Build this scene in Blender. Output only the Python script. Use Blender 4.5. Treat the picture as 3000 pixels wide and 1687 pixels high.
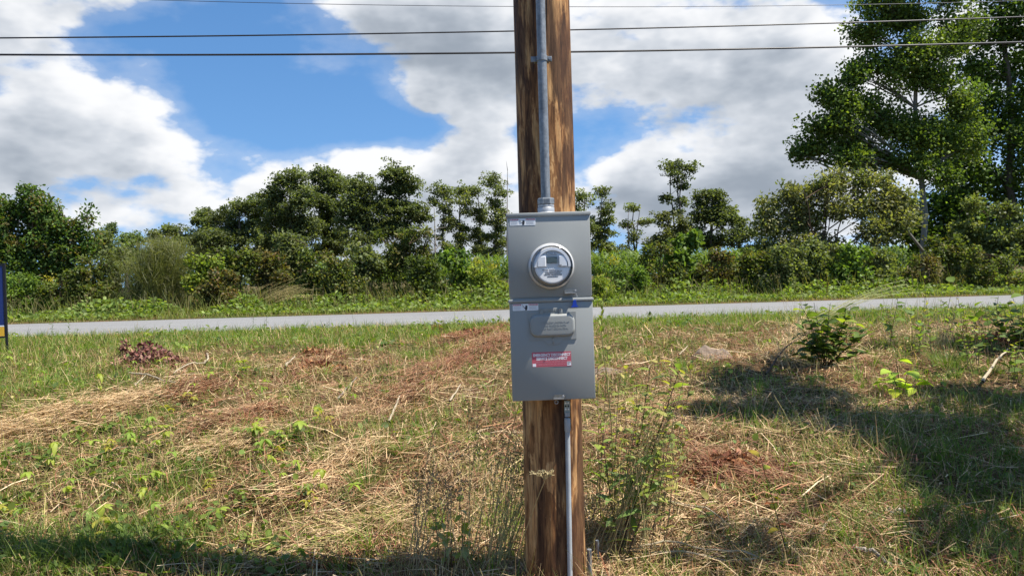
import bpy, bmesh, math
import numpy as np
from mathutils import Vector, Matrix, Euler
R = math.radians
sc = bpy.context.scene
for o in list(bpy.data.objects): bpy.data.objects.remove(o)
col = sc.collection

# ---------------------------------------------------------------- camera
EYE = 1.22
FPX = 2253.0                       # focal length in pixels of the 3000 px wide photograph
PITCH, ROLL = R(0.78), R(1.5)
cp, sp = math.cos(PITCH), math.sin(PITCH)
fwd = Vector((0, cp, -sp)); up0 = Vector((0, sp, cp)); rt0 = Vector((1, 0, 0))
XC = rt0 * math.cos(ROLL) - up0 * math.sin(ROLL)
YC = rt0 * math.sin(ROLL) + up0 * math.cos(ROLL)
cam_d = bpy.data.cameras.new('camera'); cam = bpy.data.objects.new('camera', cam_d); col.objects.link(cam)
M4 = Matrix((XC, YC, -fwd)).transposed().to_4x4(); M4.translation = (0, 0, EYE)
cam.matrix_world = M4
cam_d.sensor_width = 36.0; cam_d.lens = 36.0 * FPX / 3000.0
cam_d.clip_start = 0.05; cam_d.clip_end = 6000
sc.camera = cam
def ray(px, py):
    return (XC * (px - 1500.0) + YC * (843.5 - py) + fwd * FPX).normalized()
def P(px, py, Y):
    d = ray(px, py); t = Y / d.y
    return Vector((d.x * t, Y, EYE + d.z * t))

# ---------------------------------------------------------------- sun and sky
SUN_EL, SUN_BACK = R(62.0), R(15.0)         # elevation; how far behind the camera's right hand side
S = Vector((math.cos(SUN_EL) * math.cos(SUN_BACK), -math.cos(SUN_EL) * math.sin(SUN_BACK), math.sin(SUN_EL)))
sun_d = bpy.data.lights.new('sun', 'SUN'); sun = bpy.data.objects.new('sun', sun_d); col.objects.link(sun)
sun_d.energy = 5.0; sun_d.angle = R(0.53); sun_d.color = (1.0, 0.945, 0.86)
sun.rotation_euler = (-S).to_track_quat('-Z', 'Y').to_euler(); sun.location = S * 30

W = bpy.data.worlds.new('World'); sc.world = W; W.use_nodes = True
nt = W.node_tree; nt.nodes.clear(); NN = nt.nodes.new; LK = nt.links.new
def mth(op, a, b=None, clamp=False, c=None):
    n = NN('ShaderNodeMath'); n.operation = op; n.use_clamp = clamp
    for i, v in enumerate((a, b, c)):
        if v is None: continue
        if isinstance(v, (int, float)): n.inputs[i].default_value = v
        else: LK(v, n.inputs[i])
    return n.outputs[0]
def smooth(x, lo, hi):
    n = NN('ShaderNodeMapRange'); n.interpolation_type = 'SMOOTHSTEP'
    LK(x, n.inputs[0]); n.inputs[1].default_value = lo; n.inputs[2].default_value = hi
    return n.outputs[0]
tc = NN('ShaderNodeTexCoord')
# cloud masses: (px, py, rx, ry, amount) of the photograph turned into azimuth and elevation
CLOUDS = [(20, 10, 260, 90, .42), (40, 150, 330, 190, .44), (300, 310, 240, 110, .36), (120, 430, 400, 80, .40), (480, 420, 170, 80, .24),
          (200, 610, 480, 90, .50), (620, 560, 130, 90, .30),
          (1200, 40, 330, 150, .70), (1450, 150, 300, 120, .50), (1270, 285, 85, 45, .80),
          (1080, 490, 230, 75, .74), (1420, 430, 160, 80, .66), (1250, 620, 430, 110, .50), (780, 560, 70, 45, .30),
          (2050, 60, 420, 170, .48), (2300, 260, 380, 150, .46), (1780, 240, 160, 70, .42), (1880, 490, 110, 75, .66),
          (2150, 520, 260, 150, .55), (1850, 640, 380, 90, .46), (2600, 400, 500, 300, .35),
          (520, 120, 230, 90, -.56), (760, 300, 260, 130, -.54), (1130, 375, 170, 50, -.50), (1000, 330, 160, 80, -.30),
          (1810, 380, 190, 70, -.52), (680, 500, 60, 60, -.30), (250, 505, 330, 18, .06)]
def density(vec, det=10.0):
    sep = NN('ShaderNodeSeparateXYZ'); LK(vec, sep.inputs[0])
    x, y, z = sep.outputs
    az = mth('ARCTAN2', x, y); el = mth('ARCSINE', z)
    tot = None
    for (cx, cy, rx, ry, am) in CLOUDS:
        d = ray(cx, cy); a = math.atan2(d.x, d.y); e = math.asin(d.z)
        dx = mth('MULTIPLY_ADD', az, FPX / rx, c=-a * FPX / rx); dy = mth('MULTIPLY_ADD', el, FPX / ry, c=-e * FPX / ry)
        r2 = mth('MULTIPLY_ADD', dx, dx, c=mth('MULTIPLY', dy, dy))
        g = mth('MULTIPLY', mth('EXPONENT', mth('MULTIPLY', r2, -1.0)), am)
        tot = g if tot is None else mth('ADD', tot, g)
    mp = NN('ShaderNodeVectorMath'); mp.operation = 'MULTIPLY'; LK(vec, mp.inputs[0]); mp.inputs[1].default_value = (1, 1, 1.9)
    n1 = NN('ShaderNodeTexNoise'); n1.noise_dimensions = '3D'; LK(mp.outputs[0], n1.inputs['Vector'])
    n1.inputs['Scale'].default_value = 6.5; n1.inputs['Detail'].default_value = det; n1.inputs['Roughness'].default_value = 0.56
    vo = NN('ShaderNodeTexVoronoi'); vo.feature = 'F1'; vo.inputs['Scale'].default_value = 11; vo.inputs['Detail'].default_value = min(3.0, det - 1.5); vo.inputs['Roughness'].default_value = .55; LK(mp.outputs[0], vo.inputs['Vector'])
    bil = mth('MULTIPLY_ADD', vo.outputs['Distance'], -0.36, c=0.17)
    return mth('ADD', tot, mth('ADD', bil, mth('MULTIPLY_ADD', n1.outputs[0], 1.9, c=-.95 + .03)))
vec0 = tc.outputs['Generated']
off = NN('ShaderNodeVectorMath'); off.operation = 'ADD'; LK(vec0, off.inputs[0]); off.inputs[1].default_value = (0.022, 0, 0.036)
nrm = NN('ShaderNodeVectorMath'); nrm.operation = 'NORMALIZE'; LK(off.outputs[0], nrm.inputs[0])
D0 = density(vec0); D1 = density(nrm.outputs[0], 4.5)
alpha = mth('MAXIMUM', smooth(D0, -0.05, 0.27), mth('MULTIPLY', smooth(D0, -0.36, 0.08), .20))
shade = smooth(mth('ADD', mth('MULTIPLY', D1, .80), mth('MULTIPLY', D0, .20)), -0.06, 0.95)
cr = NN('ShaderNodeValToRGB'); LK(shade, cr.inputs[0])
els = cr.color_ramp.elements; els[0].position = 0; els[0].color = (.97, .98, 1.0, 1); els[1].position = 1; els[1].color = (.33, .38, .45, 1)
for p_, c_ in ((.34, (.68, .72, .78, 1)), (.72, (.47, .52, .59, 1))): e = els.new(p_); e.color = c_
sky = NN('ShaderNodeTexSky'); sky.sky_type = 'NISHITA'; sky.sun_disc = False
sky.sun_elevation = SUN_EL; sky.sun_rotation = math.atan2(S.x, S.y)
sky.altitude = 60; sky.air_density = 1.0; sky.dust_density = 0.0; sky.ozone_density = 2.0
lift = NN('ShaderNodeVectorMath'); lift.operation = 'MULTIPLY_ADD'; LK(vec0, lift.inputs[0]); lift.inputs[1].default_value = (1, 1, .8); lift.inputs[2].default_value = (0, 0, .17)
lnm = NN('ShaderNodeVectorMath'); lnm.operation = 'NORMALIZE'; LK(lift.outputs[0], lnm.inputs[0]); LK(lnm.outputs[0], sky.inputs[0])
hs = NN('ShaderNodeHueSaturation'); hs.inputs['Saturation'].default_value = 1.22; LK(sky.outputs[0], hs.inputs['Color'])
bg1 = NN('ShaderNodeBackground'); bg1.inputs[1].default_value = 0.092; LK(hs.outputs[0], bg1.inputs[0])
bg2 = NN('ShaderNodeBackground'); bg2.inputs[1].default_value = 0.53; LK(cr.outputs[0], bg2.inputs[0])
mx = NN('ShaderNodeMixShader'); LK(alpha, mx.inputs[0]); LK(bg1.outputs[0], mx.inputs[1]); LK(bg2.outputs[0], mx.inputs[2])
wo = NN('ShaderNodeOutputWorld'); LK(mx.outputs[0], wo.inputs[0])
vs = sc.view_settings; vs.view_transform = 'Standard'; vs.look = 'None'; vs.exposure = 0.95; vs.gamma = 1.0; vs.use_curve_mapping = False
sc.cycles.max_bounces = 6; sc.cycles.diffuse_bounces = 3; sc.cycles.glossy_bounces = 3; sc.cycles.transmission_bounces = 4
sc.cycles.transparent_max_bounces = 6; sc.cycles.use_denoising = True; sc.cycles.caustics_reflective = False; sc.cycles.caustics_refractive = False

# ---------------------------------------------------------------- helpers
rng = np.random.default_rng(11)
def tag(o, label=None, cat=None, group=None, kind=None):
    if label: o['label'] = label
    if cat: o['category'] = cat
    if group: o['group'] = group
    if kind: o['kind'] = kind
    return o
def empty(name, loc=(0, 0, 0), rot=(0, 0, 0)):
    o = bpy.data.objects.new(name, None); col.objects.link(o); o.location = loc; o.rotation_euler = rot
    o.empty_display_size = .1
    return o
def new_obj(name, me, mat=None, parent=None):
    o = bpy.data.objects.new(name, me); col.objects.link(o)
    if mat and not me.materials: me.materials.append(mat)
    if parent: o.parent = parent
    return o
def npmesh(name, V, F, C=None, smooth=False):
    V = np.asarray(V, np.float32).reshape(-1, 3); F = np.asarray(F, np.int32)
    me = bpy.data.meshes.new(name); k = F.shape[1]; m = F.shape[0]
    me.vertices.add(len(V)); me.vertices.foreach_set('co', V.ravel())
    me.loops.add(m * k); me.loops.foreach_set('vertex_index', F.ravel())
    me.polygons.add(m); me.polygons.foreach_set('loop_start', np.arange(0, m * k, k, dtype=np.int32))
    if smooth: me.polygons.foreach_set('use_smooth', np.ones(m, bool))
    me.update(calc_edges=True)
    if C is not None:
        a = me.color_attributes.new('col', 'FLOAT_COLOR', 'POINT')
        C = np.concatenate([C, np.ones((len(C), 1))], 1).astype(np.float32); a.data.foreach_set('color', C.ravel())
    return me
def norm(a): return a / np.maximum(np.linalg.norm(a, axis=-1, keepdims=True), 1e-9)
class MB:                       # collects pieces for one mesh
    def __init__(s): s.V = []; s.F = []; s.n = 0
    def add(s, V, F):
        s.V.append(np.asarray(V, float).reshape(-1, 3)); s.F += [tuple(i + s.n for i in f) for f in F]; s.n += len(s.V[-1]); return s
    def box(s, x0, x1, y0, y1, z0, z1, bev=0.0):
        bm = bmesh.new(); bmesh.ops.create_cube(bm, size=1)
        for v in bm.verts: v.co = Vector(((x0 + x1) / 2 + v.co.x * (x1 - x0), (y0 + y1) / 2 + v.co.y * (y1 - y0), (z0 + z1) / 2 + v.co.z * (z1 - z0)))
        if bev: bmesh.ops.bevel(bm, geom=bm.edges[:], offset=bev, segments=2, profile=.5, affect='EDGES')
        bm.verts.index_update(); s.add([v.co[:] for v in bm.verts], [[v.index for v in f.verts] for f in bm.faces]); bm.free(); return s
    def lathe(s, prof, n=32, axis='z', org=(0, 0, 0), a0=0.0):
        V = []; F = []
        for (r, h) in prof:
            for i in range(n):
                a = a0 + 2 * math.pi * i / n; c, q = r * math.cos(a), r * math.sin(a)
                V.append((c, q, h) if axis == 'z' else (c, h, q) if axis == 'y' else (h, c, q))
        for j in range(len(prof) - 1):
            for i in range(n): F.append((j * n + i, j * n + (i + 1) % n, (j + 1) * n + (i + 1) % n, (j + 1) * n + i))
        F.append(tuple(range(n))[::-1]); F.append(tuple((len(prof) - 1) * n + i for i in range(n)))
        return s.add(np.array(V) + np.array(org), F)
    def tube(s, pts, rad, n=6):
        V, F = tube(pts, rad, n); return s.add(V, F.tolist())
    def poly(s, pts, y0, y1):          # outline in x,z extruded along y
        n = len(pts); V = [(p[0], y0, p[1]) for p in pts] + [(p[0], y1, p[1]) for p in pts]
        return s.add(V, [tuple(range(n)), tuple(range(2 * n - 1, n - 1, -1))] + [(i, n + i, n + (i + 1) % n, (i + 1) % n) for i in range(n)])
    def build(s, name, mat, parent=None, smooth=False, offset=None):
        V = np.concatenate(s.V); 
        if offset is not None: V = V - np.array(offset)
        me = bpy.data.meshes.new(name); me.from_pydata(V.tolist(), [], s.F)
        bm = bmesh.new(); bm.from_mesh(me); bmesh.ops.recalc_face_normals(bm, faces=bm.faces); bm.to_mesh(me); bm.free()
        if smooth:
            me.polygons.foreach_set('use_smooth', np.ones(len(me.polygons), bool))
            me.set_sharp_from_angle(angle=R(38))
        return new_obj(name, me, mat, parent)
def tube(pts, rad, n=6):
    pts = np.asarray(pts, float); k = len(pts); rad = np.broadcast_to(np.asarray(rad, float), (k,))
    t = norm(np.gradient(pts, axis=0)); ref = np.array([0, 0, 1.]) if abs(t[:, 2]).mean() < .8 else np.array([1., 0, 0])
    u = norm(np.cross(t, ref)); v = np.cross(t, u); a = np.arange(n) * 2 * np.pi / n
    V = pts[:, None] + rad[:, None, None] * (np.cos(a)[None, :, None] * u[:, None] + np.sin(a)[None, :, None] * v[:, None])
    i = np.arange(n); j = np.arange(k - 1)[:, None] * n
    F = np.stack([j + i, j + (i + 1) % n, j + n + (i + 1) % n, j + n + i], -1).reshape(-1, 4)
    return V.reshape(-1, 3), F
def vnoise(x, y, seed=0):
    x = np.asarray(x, float); y = np.asarray(y, float); xi = np.floor(x); yi = np.floor(y); fx = x - xi; fy = y - yi
    fx = fx * fx * (3 - 2 * fx); fy = fy * fy * (3 - 2 * fy)
    def h(a, b): 
        q = np.sin(a * 127.1 + b * 311.7 + seed * 74.7) * 43758.5453; return q - np.floor(q)
    return (h(xi, yi) * (1 - fx) + h(xi + 1, yi) * fx) * (1 - fy) + (h(xi, yi + 1) * (1 - fx) + h(xi + 1, yi + 1) * fx) * fy
def fbm(x, y, seed=0, o=4):
    return sum(vnoise(x * 2 ** i, y * 2 ** i, seed + i) * .5 ** i for i in range(o)) / (2 - .5 ** (o - 1))
# ground height: distance across the scene measured square to the road
SLOPE = 0.07; ROAD0, ROAD1 = 12.9, 17.75
PS = np.array([-400, -6, 0, 2, 3.2, 5, 8, 10.5, 12.6, 13.0, 17.7, 18.0, 20, 24, 40, 120, 4000])
PZ = np.array([-2.0, -1.62, -1.50, -1.41, -1.29, -1.08, -.89, -.79, -.765, -.79, -.79, -.745, -.70, -.66, -.6, -.55, -.55]) + EYE
def sdist(x, y): return y - SLOPE * x
def hz(x, y):
    x = np.asarray(x, float); y = np.asarray(y, float); s = sdist(x, y); z = np.interp(s, PS, PZ)
    lawn = np.clip((12.4 - s) / 1.2, 0, 1) * np.clip((s + 6) / 3, 0, 1)
    b = (fbm(x * .55, y * .55, 3, 3) - .5) * .22 + (fbm(x * 2.6, y * 2.6, 9, 3) - .5) * .11
    b = b + np.clip(x, -3, 0) * .085 * np.clip((7 - s) / 3.5, 0, 1)
    clear = np.clip(np.hypot(x - .19, y - 3.25) / .8, 0, 1)
    far = np.clip((s - 18.4) / 2, 0, 1) * (fbm(x * .3, y * .3, 5, 3) - .5) * .2
    return z + b * lawn * clear + far
def hz1(x, y): return float(hz(np.array([x]), np.array([y]))[0])
def hit(px, py):                # the ground point a pixel looks at
    d = ray(px, py); t = np.concatenate([np.linspace(1.5, 20, 3000), np.linspace(20, 300, 3000)])
    x, y, z = d.x * t, d.y * t, EYE + d.z * t
    g = hz(x, y); i = int(np.argmax(z <= g))
    return Vector((x[i], y[i], g[i]))

# ---------------------------------------------------------------- materials
MATS = {}
def mat(name, build):
    if name in MATS: return MATS[name]
    m = bpy.data.materials.new(name); m.use_nodes = True; t = m.node_tree; t.nodes.clear()
    out = t.nodes.new('ShaderNodeOutputMaterial'); sh = build(t); t.links.new(sh, out.inputs[0]); MATS[name] = m; return m
def nd(t, typ, **kw):
    n = t.nodes.new(typ)
    for k, v in kw.items():
        if hasattr(n, k): setattr(n, k, v)
    return n
def setin(t, n, **kw):
    for k, v in kw.items():
        s = n.inputs[k.replace('_', ' ')] if k.replace('_', ' ') in n.inputs else n.inputs[k]
        if hasattr(v, 'is_linked') or isinstance(v, bpy.types.NodeSocket): t.links.new(v, s)
        else: s.default_value = v
    return n
def noise(t, scale, detail=4, rough=.55, vec=None, sc3=None, kind='Object', dist=0):
    n = nd(t, 'ShaderNodeTexNoise'); setin(t, n, Scale=scale, Detail=detail, Roughness=rough, Distortion=dist)
    if vec is None: vec = nd(t, 'ShaderNodeTexCoord').outputs[kind]
    if sc3:
        mp = nd(t, 'ShaderNodeMapping'); t.links.new(vec, mp.inputs[0]); mp.inputs['Scale'].default_value = sc3; vec = mp.outputs[0]
    t.links.new(vec, n.inputs['Vector']); return n.outputs[0]
def ramp(t, f, stops):
    r = nd(t, 'ShaderNodeValToRGB'); t.links.new(f, r.inputs[0]); E = r.color_ramp.elements
    while len(E) < len(stops): E.new(.5)
    for q, (p, c) in zip(E, stops): q.position = p; q.color = (*c, 1) if len(c) == 3 else c
    return r.outputs[0]
def bump(t, h, strength=.3, dist=.01):
    b = nd(t, 'ShaderNodeBump'); setin(t, b, Strength=strength, Distance=dist, Height=h); return b.outputs[0]
def mixc(t, f, a, b, typ='MIX'):
    m = nd(t, 'ShaderNodeMix', data_type='RGBA', blend_type=typ)
    for s, v in ((m.inputs[0], f), (m.inputs[6], a), (m.inputs[7], b)):
        if isinstance(v, bpy.types.NodeSocket): t.links.new(v, s)
        else: s.default_value = v if isinstance(v, (int, float)) else (*v, 1)
    return m.outputs[2]
def pbr(t, color, rough=.5, metal=0.0, normal=None, spec=.5, coat=0.0):
    p = nd(t, 'ShaderNodeBsdfPrincipled')
    setin(t, p, **{'Base Color': color if isinstance(color, bpy.types.NodeSocket) else (*color, 1), 'Roughness': rough, 'Metallic': metal, 'Specular IOR Level': spec, 'Coat Weight': coat})
    if normal is not None: t.links.new(normal, p.inputs['Normal'])
    return p.outputs[0]
def plain(name, color, rough=.5, metal=0.0, var=.12, scale=30, bmp=0.0, spec=.5):
    def b(t):
        n = noise(t, scale, 5, .6); c = ramp(t, n, [(.3, tuple(v * (1 - var) for v in color)), (.7, tuple(min(1, v * (1 + var)) for v in color))])
        return pbr(t, c, rough, metal, bump(t, n, bmp, .002) if bmp else None, spec)
    return mat(name, b)
def leafmat(name, trans=.35, rough=.5, spec=.3, gain=1.0, tint=(1.3, 1.35, .4)):
    def b(t):
        a = nd(t, 'ShaderNodeAttribute', attribute_name='col').outputs['Color']
        n = noise(t, 7, 3, .6); v = ramp(t, n, [(.25, (.84 * gain, .77 * gain, .64 * gain)), (.75, (1.26 * gain, 1.16 * gain, .98 * gain))])
        c = mixc(t, 1.0, a, v, 'MULTIPLY')
        p = pbr(t, c, rough, 0, None, spec)
        tr = nd(t, 'ShaderNodeBsdfTranslucent'); t.links.new(mixc(t, 1.0, c, tint, 'MULTIPLY'), tr.inputs[0])
        m = nd(t, 'ShaderNodeMixShader'); m.inputs[0].default_value = trans
        t.links.new(p, m.inputs[1]); t.links.new(tr.outputs[0], m.inputs[2]); return m.outputs[0]
    return mat(name, b)
LEAF = leafmat('foliage', .45, .5, .22, 1.7)
LEAF_SOFT = leafmat('soft_foliage', .45, .5, .22, 1.3)
GRASS = leafmat('grass_blade', .42, .5, .2, 1.25)
STRAW = leafmat('dry_straw', .2, .6, .25, 1.12, tint=(1, .9, .7))
# ---------------------------------------------------------------- ground and road
def ground_mat(t):
    g = nd(t, 'ShaderNodeTexCoord').outputs['Object']
    n1 = noise(t, 1.3, 5, .6, g); n2 = noise(t, 38, 6, .7, g); n3 = noise(t, 160, 3, .7, g, (1, .35, 1))
    straw = ramp(t, n2, [(.28, (.03, .018, .010)), (.45, (.085, .052, .028)), (.62, (.17, .115, .06)), (.8, (.28, .20, .11))])
    green = ramp(t, n2, [(.3, (.02, .024, .008)), (.55, (.06, .075, .02)), (.75, (.12, .13, .045))])
    c = mixc(t, ramp(t, n1, [(.42, (0, 0, 0)), (.62, (1, 1, 1))]), straw, green)
    c = mixc(t, .5, c, ramp(t, n3, [(.3, (.35, .3, .25)), (.7, (1.3, 1.2, 1.0))]), 'MULTIPLY')
    return pbr(t, c, .95, 0, bump(t, n2, .9, .02), .1)
def spaced(lo, hi, dlo, dhi, d):
    a = np.arange(dlo, dhi, d); b = dhi + np.cumsum(d * 1.13 ** np.arange(1, 200)); b = np.append(b[b < hi], hi)
    c = dlo - np.cumsum(d * 1.13 ** np.arange(1, 200)); c = np.append(c[c > lo], lo)[::-1]
    return np.concatenate([c, a, b])
gx = spaced(-3500, 3500, -10.5, 10.5, .15); gy = spaced(-400, 3900, 1.5, 13.5, .13)
GX, GY = np.meshgrid(gx, gy); GZ = hz(GX, GY); nx = len(gx)
idx = np.arange(len(gy) - 1)[:, None] * nx + np.arange(nx - 1)
gme = npmesh('ground', np.stack([GX, GY, GZ], -1), np.stack([idx, idx + 1, idx + nx + 1, idx + nx], -1).reshape(-1, 4), smooth=True)
tag(new_obj('ground', gme, mat('lawn_soil', ground_mat)), 'rough straw covered roadside ground', None, None, 'structure')

def road_mat(t):
    g = nd(t, 'ShaderNodeTexCoord').outputs['Object']
    n1 = noise(t, .9, 5, .6, g, (.35, 1, 1)); n2 = noise(t, 90, 4, .8, g); v = nd(t, 'ShaderNodeTexVoronoi'); setin(t, v, Scale=70.0, Vector=g)
    c = ramp(t, n2, [(.3, (.125, .125, .12)), (.5, (.19, .188, .182)), (.7, (.265, .26, .25))])
    c = mixc(t, .55, c, ramp(t, n1, [(.3, (.82, .82, .83)), (.7, (1.1, 1.1, 1.1))]), 'MULTIPLY')
    c = mixc(t, .35, c, ramp(t, v.outputs['Distance'], [(.1, (.5, .5, .5)), (.6, (1.15, 1.15, 1.15))]), 'MULTIPLY')
    return pbr(t, c, .85, 0, bump(t, n2, .5, .006), .3)
def road():
    xs = np.concatenate([np.linspace(-900, -20, 45), np.linspace(-19.5, 19.5, 157), np.linspace(20, 900, 45)])
    w = np.array([0, .0, .25, 1.2, 2.4, 3.6, 4.6, 4.85, 4.85]); h = np.array([-.10, -.004, .012, .03, .04, .03, .012, -.004, -.10])
    jit = np.interp(xs, xs, (vnoise(xs * .9, 0 * xs, 4) - .5) * .14 + (vnoise(xs * 4, 0 * xs, 6) - .5) * .06)
    V = []
    for k in range(len(w)):
        s = ROAD0 + w[k] + (jit if k < 2 else (-jit if k > 6 else 0)); V.append(np.stack([xs, s + SLOPE * xs, np.full_like(xs, EYE - .745 + h[k])], -1))
    V = np.stack(V, 0); n = len(xs); i = np.arange(len(w) - 1)[:, None] * n + np.arange(n - 1)
    me = npmesh('road', V, np.stack([i, i + 1, i + n + 1, i + n], -1).reshape(-1, 4), smooth=True)
    me.set_sharp_from_angle(angle=R(40))
    tag(new_obj('road', me, mat('worn_asphalt', road_mat)), 'narrow grey asphalt road', None, None, 'structure')
road()

# ---------------------------------------------------------------- pole
def wood_mat(t):
    g = nd(t, 'ShaderNodeTexCoord').outputs['Object']
    st = noise(t, 44, 7, .72, g, (1, 1, .12), dist=.4); pat = noise(t, 16, 6, .68, g, (1, 1, .20), dist=.5); fine = noise(t, 120, 5, .7, g, (1, 1, .07))
    big = noise(t, 8.0, 5, .62, g, (1, 1, .16), dist=.5); wide = noise(t, 2.2, 3, .5, g, (1, 1, .5))
    mid = ramp(t, st, [(.30, (.035, .016, .009)), (.43, (.165, .072, .026)), (.55, (.29, .14, .053)), (.70, (.42, .23, .093))])
    tan = ramp(t, st, [(.3, (.24, .11, .043)), (.5, (.46, .255, .105)), (.7, (.60, .385, .185))])
    dark = ramp(t, st, [(.3, (.016, .008, .006)), (.55, (.075, .033, .016)), (.75, (.17, .08, .036))])
    c = mixc(t, ramp(t, pat, [(.50, (0, 0, 0)), (.53, (1, 1, 1))]), mid, tan)
    dm = mixc(t, .35, big, wide)
    c = mixc(t, ramp(t, dm, [(.485, (0, 0, 0)), (.525, (.88, .88, .88))]), c, dark)
    c = mixc(t, .6, c, ramp(t, fine, [(.36, (.38, .34, .30)), (.5, (.95, .95, .95)), (.66, (1.5, 1.45, 1.35))]), 'MULTIPLY')
    ck = noise(t, 38, 3, .5, g, (1, 1, .03), dist=.3); crack = ramp(t, ck, [(.315, (0, 0, 0)), (.335, (1, 1, 1))])
    c = mixc(t, crack, (.014, .007, .005), c)
    hgt = mixc(t, .45, st, crack)
    return pbr(t, c, .72, 0, bump(t, hgt, .8, .006), .25)
WOOD = mat('pole_wood', wood_mat)
PB = P(1629, 1660, 3.26); PB.z = hz1(PB.x, PB.y)
def make_pole():
    n, m = 72, 180; zs = np.linspace(-.35, 8.6, m); a = np.arange(n) * 2 * np.pi / n
    A, Z = np.meshgrid(a, zs); r = np.interp(Z, [-.35, 0, 1.5, 8.6], [.129, .127, .1195, .098])
    r = r + (vnoise(A * 3.5, Z * .8, 2) - .5) * .007 + (vnoise(A * 11, Z * 1.5, 3) - .5) * .0035 + (vnoise(A * 30, Z * 2.2, 5) - .5) * .0022
    r = r * (1 + 0.0 * A); V = np.stack([r * np.cos(A), r * np.sin(A), Z], -1).reshape(-1, 3)
    V = np.concatenate([V, [[0, 0, 8.61]]]); i = np.arange(m - 1)[:, None] * n; j = np.arange(n)
    F = np.stack([i + j, i + (j + 1) % n, i + n + (j + 1) % n, i + n + j], -1).reshape(-1, 4).tolist()
    F += [((m - 1) * n + k, (m - 1) * n + (k + 1) % n, m * n) for k in range(n)]
    me = bpy.data.meshes.new('utility_pole'); me.from_pydata(V.tolist(), [], F); me.polygons.foreach_set('use_smooth', np.ones(len(F), bool))
    o = new_obj('utility_pole', me, WOOD); o.location = PB
    tag(o, 'brown peeled wooden utility pole carrying the grey meter box', 'utility pole')
make_pole()

# ---------------------------------------------------------------- metals and plastics
def paint_mat(t):
    n = noise(t, 260, 3, .6); n2 = noise(t, 5, 4, .5)
    c = ramp(t, n2, [(.3, (.278, .287, .273)), (.7, (.298, .307, .292))])
    return pbr(t, c, .42, 0, bump(t, n, .06, .0008), .5)
GREY = mat('grey_enamel', paint_mat)
def galv_mat(t):
    g = nd(t, 'ShaderNodeTexCoord').outputs['Object']; n = noise(t, 60, 4, .6, g); n2 = noise(t, 16, 4, .6, g, (1, 1, .35), dist=1.8)
    c = ramp(t, n, [(.3, (.17, .185, .20)), (.7, (.28, .30, .315))]); c = mixc(t, .75, c, ramp(t, n2, [(.35, (.55, .57, .6)), (.65, (1.25, 1.25, 1.25))]), 'MULTIPLY')
    return pbr(t, c, .45, .25, bump(t, n2, .12, .004), .5)
GALV = mat('galvanised_steel', galv_mat)
PVC = plain('grey_pvc', (.36, .385, .40), .42, 0, .10, 18, .05)
CASTG = plain('cast_grey_metal', (.36, .37, .38), .5, .4, .2, 60, .2)
STEEL = plain('bare_steel', (.30, .29, .27), .35, .8, .2, 80, .1)
WHITE = plain('white_vinyl', (.84, .85, .86), .4, 0, .03)
BLACKP = plain('black_ink', (.025, .025, .03), .5, 0, .1)
RED = plain('red_vinyl', (.52, .10, .13), .45, 0, .08, 20)
SALMON = plain('faded_white_ink', (.80, .74, .75), .5, 0, .05)
PALEPINK = plain('pale_pink_ink', (.70, .27, .31), .5, 0, .05)
GREYINK = plain('grey_ink', (.30, .31, .33), .5, 0, .1)
LCD = plain('grey_green_display', (.19, .22, .21), .25, 0, .08, 20)
METERW = plain('pale_grey_meter_plastic', (.80, .82, .85), .35, 0, .04)
METERG = plain('mid_grey_meter_plastic', (.60, .62, .64), .35, 0, .05)
BLUE = plain('blue_plastic', (.012, .05, .42), .3, 0, .15)
def glass_mat(t):
    gl = nd(t, 'ShaderNodeBsdfGlossy'); gl.inputs['Roughness'].default_value = .04; gl.inputs['Color'].default_value = (.95, .95, .95, 1)
    tr = nd(t, 'ShaderNodeBsdfTransparent'); tr.inputs[0].default_value = (1, 1, 1, 1)
    fr = nd(t, 'ShaderNodeFresnel'); fr.inputs[0].default_value = 1.25
    df = nd(t, 'ShaderNodeBsdfDiffuse'); df.inputs[0].default_value = (.8, .81, .82, 1)
    m0 = nd(t, 'ShaderNodeMixShader'); m0.inputs[0].default_value = .0; t.links.new(tr.outputs[0], m0.inputs[1]); t.links.new(df.outputs[0], m0.inputs[2])
    m = nd(t, 'ShaderNodeMixShader'); t.links.new(fr.outputs[0], m.inputs[0]); t.links.new(m0.outputs[0], m.inputs[1]); t.links.new(gl.outputs[0], m.inputs[2]); return m.outputs[0]
GLASS = mat('clear_polycarbonate', glass_mat)

def lettering(text, size, x, z, y, mt, parent, name='lettering', align='CENTER', extrude=.0002, sx=1.0, bold=0.0):
    cu = bpy.data.curves.new('t', 'FONT'); cu.body = text; cu.size = size; cu.align_x = align; cu.align_y = 'CENTER'; cu.extrude = extrude; cu.offset = bold; cu.resolution_u = 2
    o = bpy.data.objects.new('t', cu); col.objects.link(o); bpy.context.view_layer.update()
    me = bpy.data.meshes.new_from_object(o.evaluated_get(bpy.context.evaluated_depsgraph_get())); bpy.data.objects.remove(o); bpy.data.curves.remove(cu)
    V = np.empty(len(me.vertices) * 3, np.float32); me.vertices.foreach_get('co', V); V = V.reshape(-1, 3)
    W_ = np.stack([V[:, 0] * sx + x, -V[:, 2] + y, V[:, 1] + z], -1); me.vertices.foreach_set('co', W_.ravel().astype(np.float32)); me.materials.clear()
    return new_obj(name, me, mt, parent)
def rrect(x0, x1, z0, z1, r, n=5, cut=None):
    pts = []
    for (cx, cz, a0) in ((x1 - r, z1 - r, 0), (x0 + r, z1 - r, 90), (x0 + r, z0 + r, 180), (x1 - r, z0 + r, 270)):
        for k in range(n + 1): a = R(a0 + 90 * k / n); pts.append((cx + r * math.cos(a), cz + r * math.sin(a)))
    return pts

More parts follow.
